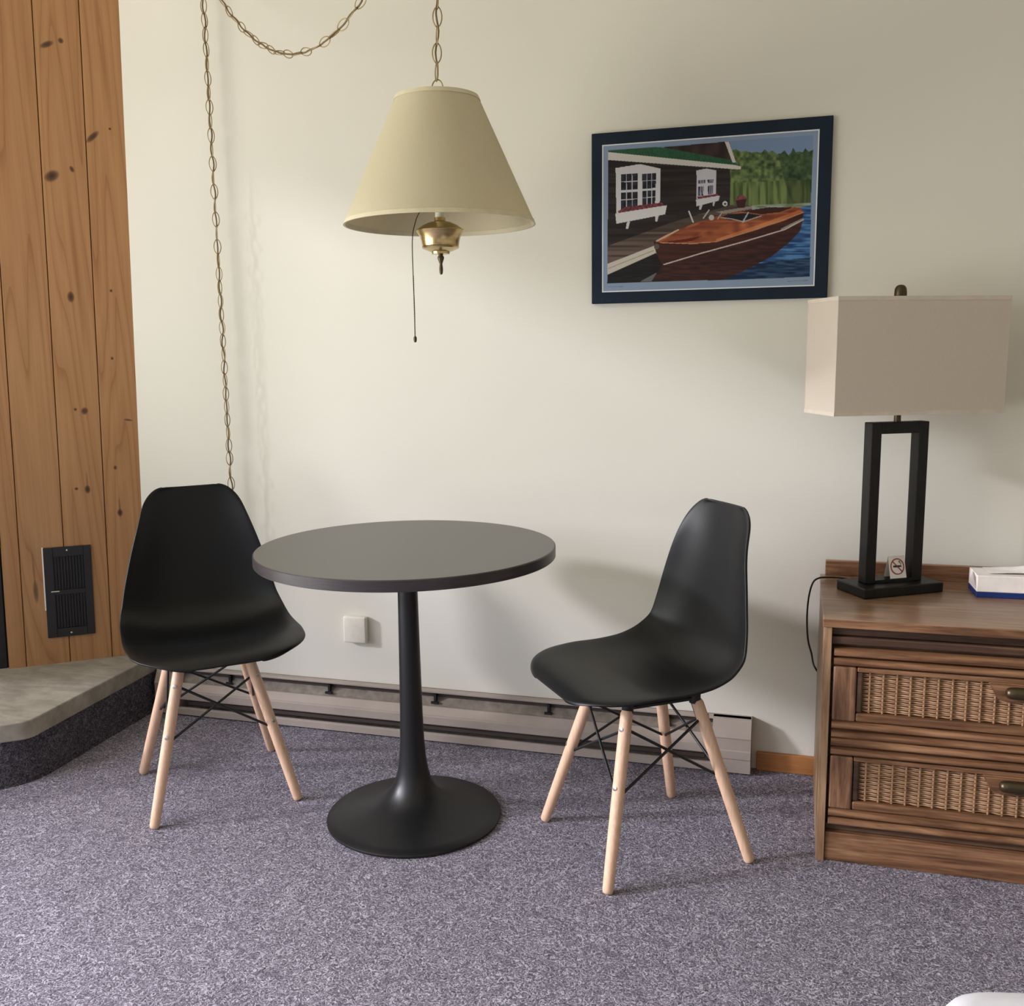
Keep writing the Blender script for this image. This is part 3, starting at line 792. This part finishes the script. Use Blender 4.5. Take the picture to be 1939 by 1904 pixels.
    fill([(203, 322), (560, 303), (620, 306), (1140, 408), (1160, 448), (203, 345)], (40, 92, 62), n3, .12)
    fill([(203, 336), (1140, 440), (1185, 452), (1182, 472), (1130, 470), (203, 394)], (214, 210, 204))
    fill([(1066, 268), (1096, 268), (1147, 420), (1122, 422)], (214, 208, 202))
    for wx in (0, 1):
        if wx == 0:
            fill([(258, 455), (440, 427), (592, 462), (584, 762), (262, 796)], (214, 214, 220))
            panes = [[(298, 500), (422, 495), (420, 612), (298, 620)], [(455, 500), (558, 496), (555, 604), (455, 612)], [(297, 637), (420, 630), (420, 745), (297, 765)], [(455, 626), (553, 620), (550, 725), (455, 740)]]
            for p_ in panes: fill(p_, (36, 36, 50), n1, .6)
            for ln_ in ([(338, 498), (338, 760)], [(380, 497), (380, 755)], [(490, 500), (490, 735)], [(525, 498), (525, 730)], [(298, 558), (420, 553)], [(455, 552), (556, 548)], [(297, 692), (420, 684)], [(455, 678), (551, 670)]): line(ln_, 5, (196, 198, 208))
            fill([(272, 775), (330, 745), (600, 712), (628, 738), (600, 770), (290, 808)], (92, 40, 48), n3, 0, (150, 66, 74))
            fill([(254, 792), (637, 733), (624, 800), (262, 868)], (218, 217, 220))
            fill([(340, 856), (364, 850), (350, 905), (332, 905)], (208, 208, 214)); fill([(550, 814), (577, 806), (566, 852), (552, 852)], (208, 208, 214))
        else:
            fill([(857, 478), (930, 464), (1001, 478), (1000, 670), (856, 690)], (202, 202, 214))
            for p_ in ([(868, 551), (924, 548), (922, 574), (868, 577)], [(938, 546), (982, 543), (980, 569), (938, 572)], [(868, 597), (912, 594), (910, 662), (866, 668)], [(940, 592), (979, 588), (976, 652), (940, 656)]): fill(p_, (70, 72, 92), n1, .5)
            for ln_ in ([(888, 548), (888, 660)], [(906, 548), (906, 660)], [(955, 544), (955, 655)], [(970, 544), (970, 655)]): line(ln_, 4, (190, 190, 204))
            fill([(862, 672), (1018, 650), (1010, 690), (870, 704)], (92, 42, 50), n3, 0, (150, 66, 74))
            fill([(852, 692), (1028, 664), (1018, 702), (856, 742)], (206, 204, 210))
            fill([(878, 735), (902, 730), (888, 768), (876, 766)], (198, 196, 202)); fill([(975, 714), (994, 708), (984, 740), (974, 740)], (198, 196, 202))
    # dock
    fill([(197, 1032), (640, 872), (1000, 790), (1265, 742), (1262, 770), (780, 905), (552, 1000), (548, 1036), (196, 1166)], (70, 56, 50), plk, 0, (112, 94, 84))
    fill([(640, 870), (1105, 735), (1262, 738), (1262, 770), (780, 905)], (84, 70, 62), plk, .2)
    fill([(1000, 785), (1262, 742), (1262, 762), (1060, 800)], (150, 136, 128))
    fill([(196, 1164), (544, 1032), (556, 1086), (194, 1248)], (206, 198, 184)); line([(200, 1200), (540, 1066)], 5, (150, 142, 130))
    fill([(194, 1246), (556, 1085), (625, 1175), (1045, 1286), (192, 1310)], (30, 28, 30), rip, .3)
    fill([(628, 1196), (600, 1252), (520, 1296), (436, 1298), (520, 1252)], (104, 104, 112))
    # boat: reflection, hull, deck
    fill([(600, 1170), (900, 1090), (1636, 850), (1612, 930), (1540, 1008), (1400, 1118), (1190, 1226), (1042, 1286), (520, 1297)], (48, 26, 26), rip, 0, (76, 38, 32))
    fill([(538, 1000), (552, 1070), (592, 1160), (626, 1180), (900, 1112), (1220, 1020), (1500, 925), (1618, 868), (1642, 800), (1628, 770), (1300, 912), (1000, 1004), (820, 1016), (580, 1000)], (58, 27, 24), plk, 0, (80, 38, 30))
    deck = [(556, 1000), (610, 960), (720, 914), (830, 872), (1000, 818), (1180, 782), (1400, 754), (1560, 752), (1618, 758), (1642, 792), (1500, 852), (1300, 915), (1000, 1004), (820, 1016), (600, 1014)]
    fill(deck, (122, 52, 30), n2 * .6 + plk * .4, 0, (196, 104, 58))
    fill([(600, 1000), (720, 930), (860, 880), (1000, 850), (1150, 842), (1060, 880), (900, 930), (720, 985)], (134, 60, 36), plk, 0, (176, 92, 54))
    fill([(590, 1004), (760, 985), (900, 960), (820, 1000), (700, 1012)], (104, 34, 24))
    fill([(1000, 985), (1300, 885), (1560, 792), (1610, 772), (1640, 792), (1500, 852), (1300, 912), (1000, 1000)], (188, 100, 54), n2, 0, (214, 130, 78))
    fill([(1035, 822), (1090, 800), (1230, 796), (1335, 812), (1318, 828), (1205, 852), (1100, 846)], (30, 28, 34)); line([(1035, 826), (1120, 838), (1200, 858), (1330, 816)], 7, (176, 168, 160))
    fill([(1180, 784), (1390, 752), (1560, 756), (1470, 790), (1340, 808)], (64, 28, 26)); line([(1180, 786), (1335, 808), (1470, 792), (1560, 760)], 6, (168, 100, 66))
    line([(1195, 862), (1236, 790)], 10, (176, 178, 184)); line([(1012, 836), (1045, 788)], 8, (166, 166, 170))
    line([(800, 780), (830, 858)], 10, (206, 206, 210)); line([(905, 832), (948, 770)], 8, (190, 190, 194)); disc(966, 826, 20, (190, 186, 182)); disc(1066, 724, 19, (206, 206, 210)); disc(1066, 726, 9, (60, 58, 60))
    line([(1560, 752), (1600, 728), (1640, 742)], 8, (150, 140, 110))
    line([(612, 1172), (900, 1086), (1220, 1000), (1500, 918), (1638, 846)], 8, (206, 196, 190)); line([(1480, 914), (1630, 842)], 12, (150, 140, 136))
    line([(560, 998), (720, 916)], 12, (208, 176, 140)); line([(590, 1010), (820, 1018), (1000, 1004), (1300, 914), (1640, 792)], 6, (206, 140, 96)); disc(560, 1038, 20, (96, 84, 78))
    # potted flowers on the dock
    fill([(1142, 690), (1226, 688), (1208, 754), (1158, 756)], (64, 30, 34)); fill([(1140, 700), (1160, 668), (1200, 664), (1230, 692)], (110, 48, 54), n3, 0, (150, 72, 74))
    # margin hairlines
    line([(200, 1336), (310, 1334)], 5, (110, 128, 156)); line([(1520, 1298), (1668, 1290)], 5, (110, 128, 156))
    return img
PW, PH = 440, 306
img = paint_print(PW, PH) / 255.0
img = (img.mean(2, keepdims=True) * .16 + img * .84) * .92
img = np.where(img <= .04045, img / 12.92, ((img + .055) / 1.055) ** 2.4)
xs = np.linspace(ux0 + .0032, ux1 - .0032, PW); zs = np.linspace(uz1 - .0032, uz0 + .0032, PH)
gx, gz = np.meshgrid(xs, zs)
vv = np.stack([gx.ravel(), np.full(PW * PH, -.0145), gz.ravel()], 1)
ii = (np.arange(PH - 1)[:, None] * PW + np.arange(PW - 1)[None, :]).ravel()
fc = np.stack([ii, ii + PW, ii + PW + 1, ii + 1], 1)
me = bpy.data.meshes.new('print')
me.from_pydata(vv.tolist(), [], fc.tolist())
ca = me.color_attributes.new('print', 'FLOAT_COLOR', 'POINT')
ca.data.foreach_set('color', np.concatenate([img.reshape(-1, 3), np.ones((PW * PH, 1))], 1).astype(np.float32).ravel())
me.materials.append(M['print'])
po = bpy.data.objects.new('print', me); COL.objects.link(po); po.parent = pb
po['label'] = 'print of a mahogany motorboat moored by a dark boathouse'

# ------------------------------------------------------------------ low chest of two wicker drawers
CX0, CX1, CYF = .071, 1.045, 2.318
ch = thing('wicker_chest', 'brown oak chest with two wicker fronted drawers', 'chest of drawers', (0, 0, 0))
mesh_obj('top_panel', box(CX0 - .002, CX1 + .002, CYF - .002, 2.790, .585, .606, .0025), M['oak_top'], ch)
mesh_obj('top_edge', box(CX0 - .0025, CX1 + .0025, CYF - .006, CYF - .0018, .586, .6045, .0015), M['oak'], ch)
mesh_obj('backboard', box(CX0 + .012, CX1 - .012, 2.772, 2.790, .606, .648, .002), M['oak'], ch)
for x0, x1 in ((CX0, CX0 + .019), (CX1 - .019, CX1)):
    mesh_obj('side_panel', box(x0, x1, CYF, 2.790, 0, .585, .0015), M['oak_side'], ch)
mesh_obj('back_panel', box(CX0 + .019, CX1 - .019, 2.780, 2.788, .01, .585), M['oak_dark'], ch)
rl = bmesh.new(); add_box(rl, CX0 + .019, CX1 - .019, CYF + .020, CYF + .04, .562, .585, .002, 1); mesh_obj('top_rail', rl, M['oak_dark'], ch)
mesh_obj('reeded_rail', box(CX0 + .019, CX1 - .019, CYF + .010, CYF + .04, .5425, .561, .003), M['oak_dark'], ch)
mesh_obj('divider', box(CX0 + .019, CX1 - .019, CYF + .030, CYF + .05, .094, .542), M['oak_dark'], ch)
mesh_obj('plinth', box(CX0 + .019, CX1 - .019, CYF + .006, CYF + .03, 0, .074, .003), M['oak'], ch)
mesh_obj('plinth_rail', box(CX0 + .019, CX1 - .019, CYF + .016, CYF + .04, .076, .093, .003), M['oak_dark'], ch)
def drawer(dz):
    d = bpy.data.objects.new('drawer', None); COL.objects.link(d); d.parent = ch; d.empty_display_size = .05
    xl, xr = CX0 + .025, CX1 - .025
    def mould(z0, z1):
        n = 7; bm = bmesh.new(); h = (z1 - z0) / 2 - .0009; zc = (z0 + z1) / 2
        sec = [(CYF + .028, zc - h)] + [(CYF + .014 - .017 * math.cos(t) ** .8, zc + h * math.sin(t)) for t in [-PI / 2 + PI * k / n for k in range(n + 1)]] + [(CYF + .028, zc + h)]
        a = [bm.verts.new((xl, y, z)) for y, z in sec]; b = [bm.verts.new((xr, y, z)) for y, z in sec]
        bm.faces.new(a); bm.faces.new(b[::-1]); m_ = len(sec)
        for i in range(m_): bm.faces.new((a[i], b[i], b[(i + 1) % m_], a[(i + 1) % m_]))
        mesh_obj('moulding', bm, M['oak'], d, smooth=40)
    for z0, z1 in ((.513, .535), (.4915, .512), (.335, .357), (.314, .334)): mould(z0 + dz, z1 + dz)
    for a, b in ((xl, xl + .052), (xr - .052, xr)):
        mesh_obj('stile', box(a, b, CYF + .002, CYF + .028, .358 + dz, .4905 + dz, .004), M['oak_stile'], d)
    ia, ib = xl + .053, xr - .053
    mesh_obj('panel_bead', box(ia, ib, CYF + .003, CYF + .020, .3585 + dz, .379 + dz, .004), M['oak'], d)
    mesh_obj('panel_bead', box(ia, ib, CYF + .003, CYF + .020, .4795 + dz, .4905 + dz, .003), M['oak'], d)
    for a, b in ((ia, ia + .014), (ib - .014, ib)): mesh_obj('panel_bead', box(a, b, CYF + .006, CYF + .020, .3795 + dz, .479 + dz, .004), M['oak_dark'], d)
    mesh_obj('panel_board', box(ia, ib, CYF + .022, CYF + .026, .358 + dz, .4905 + dz), M['oak'], d)
    # woven panel: stakes with strands going over and under
    wx0, wx1 = ia + .013, ib - .013; pitch = .0298
    wv = bmesh.new(); row = 0; z = .3835 + dz
    nst = int((wx1 - wx0) / pitch)
    while z < .478 + dz:
        xs_ = []; k = 0; x = wx0
        while x <= wx1 + 1e-6:
            ph = PI * (x - wx0 - .012) / pitch + (PI if row % 2 else 0)
            xs_.append((x, CYF + .0165 - .0016 * math.cos(2 * PI * (x - wx0 - .012) / pitch) - .0014 * math.cos(ph), z + .0004 * math.sin(x * 90 + row))); x += pitch / 8
        tube(xs_, .0021, 5, wv); z += .0049; row += 1
    mesh_obj('wicker_panel', wv, M['wicker'], d, smooth=60, kind='stuff')
    st = bmesh.new()
    for k in range(nst + 1):
        x = wx0 + .012 + k * pitch
        if x < wx1: tube([(x + .0045, CYF + .0148, .3795 + dz), (x + .0045, CYF + .0148, .4795 + dz)], .0024, 6, st)
    mesh_obj('wicker_stakes', st, M['wicker_stake'], d, smooth=60, kind='stuff')
    # shaped pull block with its bar
    xc = (CX0 + CX1) / 2
    blk = rounded([(xc - .130, .480), (xc - .106, .437), (xc + .106, .437), (xc + .130, .480)], [.006, .010, .010, .006], 4)
    bm = bmesh.new(); a = [bm.verts.new((x, CYF + .000, z + dz)) for x, z in blk]; b = [bm.verts.new((x, CYF + .015, z + dz)) for x, z in blk]
    bm.faces.new(a); bm.faces.new(b[::-1])
    for i in range(len(blk)): bm.faces.new((a[i], b[i], b[(i + 1) % len(blk)], a[(i + 1) % len(blk)]))
    bmesh.ops.recalc_face_normals(bm, faces=bm.faces[:])
    bmesh.ops.bevel(bm, geom=[e for e in bm.edges if all(abs(v.co.y - CYF) < 1e-6 for v in e.verts)], offset=.003, segments=2, affect='EDGES')
    mesh_obj('pull_block', bm, M['oak'], d)
    zc = .4625 + dz
    bar = [(xc - .0965, .001), (xc - .096, .006), (xc - .093, .0105), (xc - .088, .0130), (xc - .075, .0142), (xc + .075, .0142), (xc + .088, .0130), (xc + .093, .0105), (xc + .096, .006), (xc + .0965, .001)]
    mesh_obj('bar_pull', tube([(x, CYF - .012, zc) for x, r in bar], [r for x, r in bar], 18), M['bronze'], d, smooth=50, label='dark bronze rounded bar handle')
drawer(0.0); drawer(-.2205)

# ------------------------------------------------------------------ table lamp
LC = Vector((.238, 2.630, .606)); LR = math.radians(33)
tl = thing('table_lamp', 'table lamp with rectangular beige shade on dark open frame', 'table lamp', LC, LR)
mesh_obj('base', box(-.117, .117, -.060, .060, 0, .026, .003), M['espresso'], tl)
RZ = Matrix.Rotation(math.radians(-4), 4, 'Z')
fw, ft, fd = .081, .0285, .017
fr = bmesh.new(); FT = .437
for x0, x1, z0, z1 in ((-fw, -fw + ft, .026, FT), (fw - ft, fw, .026, FT), (-fw + ft, fw - ft, FT - ft, FT)):
    add_box(fr, x0, x1, -fd, fd, z0, z1, .0015, 1, RZ)
add_box(fr, -fw + ft, fw - ft, -fd, fd, .026, .034, 0, 1, RZ)
mesh_obj('open_frame', fr, M['espresso'], tl)
mesh_obj('neck', lathe([(0, 0), (.0085, 0), (.0085, .03), (.016, .032), (.017, .085), (0, .085)], 20, (.0, 0, FT)), M['bronze'], tl, smooth=35)
sroot = bpy.data.objects.new('lamp_shade', None); COL.objects.link(sroot); sroot.parent = tl
so_ = Vector((.247 - LC.x, 2.620 - LC.y)); ca_, sa_ = math.cos(-LR), math.sin(-LR)
sroot.location = (so_.x * ca_ - so_.y * sa_, so_.x * sa_ + so_.y * ca_, .461)
sroot.rotation_euler = (0, math.radians(0.1), math.radians(23.4 - 33))
SW, SD, SH, T = .2185, .085, .281, .002
def panel(x0, x1, y0, y1): mesh_obj('fabric_panel', box(x0, x1, y0, y1, 0, SH, .0004, 1), M['shade2'], sroot)
panel(-SW, SW, -SD, -SD + T); panel(-SW, SW, SD - T, SD); panel(-SW, -SW + T, -SD + T, SD - T); panel(SW - T, SW, -SD + T, SD - T)
def rect_ring(hx, hy, t, z0, z1):
    bm = bmesh.new(); L = []
    for dx, z in ((0, z0), (0, z1), (-t, z1), (-t, z0)):
        L.append([bm.verts.new((sx * (hx + dx), sy * (hy + dx), z)) for sx, sy in ((-1, -1), (1, -1), (1, 1), (-1, 1))])
    for i in range(4):
        for k in range(4): bm.faces.new((L[i][k], L[i][(k + 1) % 4], L[(i + 1) % 4][(k + 1) % 4], L[(i + 1) % 4][k]))
    return bm
for z0, z1 in ((-.0006, .009), (SH - .009, SH + .0006)):
    mesh_obj('hem', rect_ring(SW + .0008, SD + .0008, T + .0014, z0, z1), M['tape2'], sroot)
sp = bmesh.new()
for a in ((-SW + T, -SD + T), (SW - T, -SD + T), (-SW + T, SD - T), (SW - T, SD - T)): tube([(0, 0, SH - .012), (a[0], a[1], SH - .006)], .0016, 6, sp)
mesh_obj('shade_wires', sp, M['black_metal'], sroot)
mesh_obj('harp', tube([(0, 0, FT + .05), (-.045, 0, FT + .10), (-.05, 0, FT + .18), (-.03, 0, FT + .26), (0, 0, FT + .295), (.03, 0, FT + .26), (.05, 0, FT + .18), (.045, 0, FT + .10), (0, 0, FT + .05)], .002, 6), M['bronze'], tl, smooth=60)
mesh_obj('bulb', lathe([(0, .085), (.013, .085), (.016, .10), (.028, .125), (.030, .14), (.024, .165), (0, .175)], 20, (0, 0, FT)), M['ivory'], tl, smooth=60)
mesh_obj('finial', lathe([(0, .735), (.009, .735), (.0145, .740), (.0152, .746), (.0148, .757), (.0140, .765), (.0105, .7715), (.005, .7745), (0, .775)], 24, (-.008, 0, 0)), M['bronze'], tl, smooth=45, label='rounded bronze finial')
def tolocal(p):
    v = Vector(p) - LC; return (v.x * ca_ - v.y * sa_, v.x * sa_ + v.y * ca_, v.z)
cp = [(.172, 2.690, .6095), (.145, 2.715, .6105), (.118, 2.720, .6125), (.088, 2.715, .6135), (.064, 2.705, .6120), (.050, 2.700, .600), (.0415, 2.700, .567), (.038, 2.700, .525), (.0385, 2.700, .480), (.043, 2.700, .435), (.0525, 2.706, .40), (.058, 2.74, .365), (.064, 2.79, .335), (.078, 2.806, .31), (.10, 2.806, .29)]
mesh_obj('power_cord', tube([tolocal(p) for p in catmull(cp, 5)], .0026, 8), M['cord_black'], tl, smooth=60, label='black cord hanging down the left side of the chest')

# no-smoking tent card
cd = thing('tent_card', 'small white no-smoking tent card on the dark lamp base', 'sign', (.2515, 2.6390, .6405), math.radians(31))
hw, hh, sp_ = .0240, .0560, .0135
bm = bmesh.new()
th_ = .0005
def leaf(sgn):
    n = Vector((0, sgn * hh, sp_)).normalized() * th_
    p = [Vector((-hw, sgn * sp_, 0)), Vector((hw, sgn * sp_, 0)), Vector((hw, 0, hh)), Vector((-hw, 0, hh))]
    b = bmesh.new(); lo = [b.verts.new(q) for q in p]; hi = [b.verts.new(q - n) for q in p]
    b.faces.new(lo); b.faces.new(hi[::-1])
    for i in range(4): b.faces.new((lo[i], lo[(i + 1) % 4], hi[(i + 1) % 4], hi[i]))
    bmesh.ops.recalc_face_normals(b, faces=b.faces[:]); return b
mesh_obj('front_leaf', leaf(-1), M['paper'], cd); mesh_obj('back_leaf', leaf(1), M['paper'], cd)
sl_ = math.hypot(hh, sp_)
def onleaf(a, b, off=.0006):            # a across, b up the slope from the foot
    u_ = b / sl_
    n = Vector((0, -hh, sp_)).normalized() * off
    return Vector((a, -sp_ * (1 - u_), hh * u_)) + n
def flat(polys, name, mat, off, label=None):
    bm = bmesh.new()
    for p in polys:
        a = [bm.verts.new(onleaf(x, y, off)) for x, y in p]; b = [bm.verts.new(onleaf(x, y, off - .0004)) for x, y in p]
        n = len(p); bm.faces.new(a); bm.faces.new(b[::-1])
        for i in range(n): bm.faces.new((a[i], b[i], b[(i + 1) % n], a[(i + 1) % n]))
    return mesh_obj(name, bm, mat, cd, label=label)
cy0, ra, rb = .0300, .0200, .0175
quads = []
for i in range(40):
    a0, a1 = 2 * PI * i / 40, 2 * PI * (i + 1) / 40
    quads.append([(ra * math.cos(a0), cy0 + ra * 1.05 * math.sin(a0)), (ra * math.cos(a1), cy0 + ra * 1.05 * math.sin(a1)), (rb * math.cos(a1), cy0 + rb * 1.05 * math.sin(a1)), (rb * math.cos(a0), cy0 + rb * 1.05 * math.sin(a0))])
def bar(x0, y0, x1, y1, wd):
    d = Vector((x1 - x0, y1 - y0)).normalized(); n = Vector((-d.y, d.x)) * wd / 2
    return [(x0 + n.x, y0 + n.y), (x1 + n.x, y1 + n.y), (x1 - n.x, y1 - n.y), (x0 - n.x, y0 - n.y)]
flat([bar(-.0120, cy0 + .0005, .0088, cy0 + .0005, .0048)], 'cigarette_print', M['ink'], .0007)
flat([bar(.0095, cy0 + .0005, .0118, cy0 + .0005, .0048)], 'cigarette_tip_print', M['ink'], .0007)
flat([bar(.0105, cy0 + .0045, .0110, cy0 + .0095, .0022), bar(.0110, cy0 + .0095, .0060, cy0 + .0105, .0022), bar(.0060, cy0 + .0105, .0065, cy0 + .0150, .0020), bar(.0065, cy0 + .0115, .0095, cy0 + .0140, .0020)], 'smoke_print', M['greyprint'], .0007)
flat(quads + [bar(-.0128, cy0 + .0134, .0128, cy0 - .0134, .0024)], 'prohibition_print', M['red'], .0010, 'red ring with a slash')

# tissue box at the right edge
tx = thing('tissue_box', 'flat white tissue box with blue band on the chest top', 'tissue box', (.440, 2.604, .606), math.radians(2))
bwd, bdp, bht = .235, .100, .056
mesh_obj('blue_band', box(0, bwd, 0, bdp, 0, .0145, .001, 1), M['blue'], tx)
mesh_obj('carton', box(0, bwd, 0, bdp, 0.0146, bht, .0015, 1), M['paper'], tx)
fl = bmesh.new(); a = [fl.verts.new(p) for p in ((-.001, .004, .022), (-.007, .012, bht - .004), (-.001, bdp * .5, bht + .001), (-.004, bdp * .8, .02))]
fl.faces.new(a); r_ = bmesh.ops.solidify(fl, geom=fl.faces[:], thickness=.0008); mesh_obj('end_flap', fl, M['paper'], tx)
ts = bmesh.new(); rows = []
for i in range(13):
    row = []
    for j in range(9):
        u, v = i / 12, j / 8
        x = .030 + u * .19; y = .022 + v * .075
        z = bht + .002 + .040 * u ** 1.6 * (1 - abs(v - .45) * 1.1) + .004 * math.sin(u * 9 + v * 5) * u + .003 * math.sin(v * 11) * u
        row.append(ts.verts.new((x, y - .012 * u * math.sin(v * 4), max(z, bht + .001))))
    rows.append(row)
for a, b in zip(rows, rows[1:]):
    for j in range(8): ts.faces.new((a[j], a[j + 1], b[j + 1], b[j]))
mesh_obj('tissue', ts, M['paper'], tx, smooth=80)

# bed corner in the near right
bd_ = thing('bed', 'white bed, only one corner showing at the lower right', 'bed', (.5835, -.9310, 0), math.radians(12))
mt = prism(rounded([(0, 0), (1.45, 0), (1.45, 2.08), (0, 2.08)], [.08] * 4, 7), .27, .52)
bmesh.ops.bevel(mt, geom=[e for e in mt.edges if abs(e.verts[0].co.z - e.verts[1].co.z) < 1e-6], offset=.035, segments=4, profile=0.5, affect='EDGES')
mesh_obj('mattress', mt, M['linen'], bd_, smooth=50)
mesh_obj('bed_base', box(.03, 1.42, .03, 2.05, .06, .269, .01), M['bedbase'], bd_)
for x, y in ((.09, .09), (1.36, .09), (.09, 1.99), (1.36, 1.99)):
    mesh_obj('leg', lathe([(0, 0), (.022, 0), (.026, .06), (0, .06)], 14, (x, y, 0)), M['black_metal'], bd_, smooth=40)
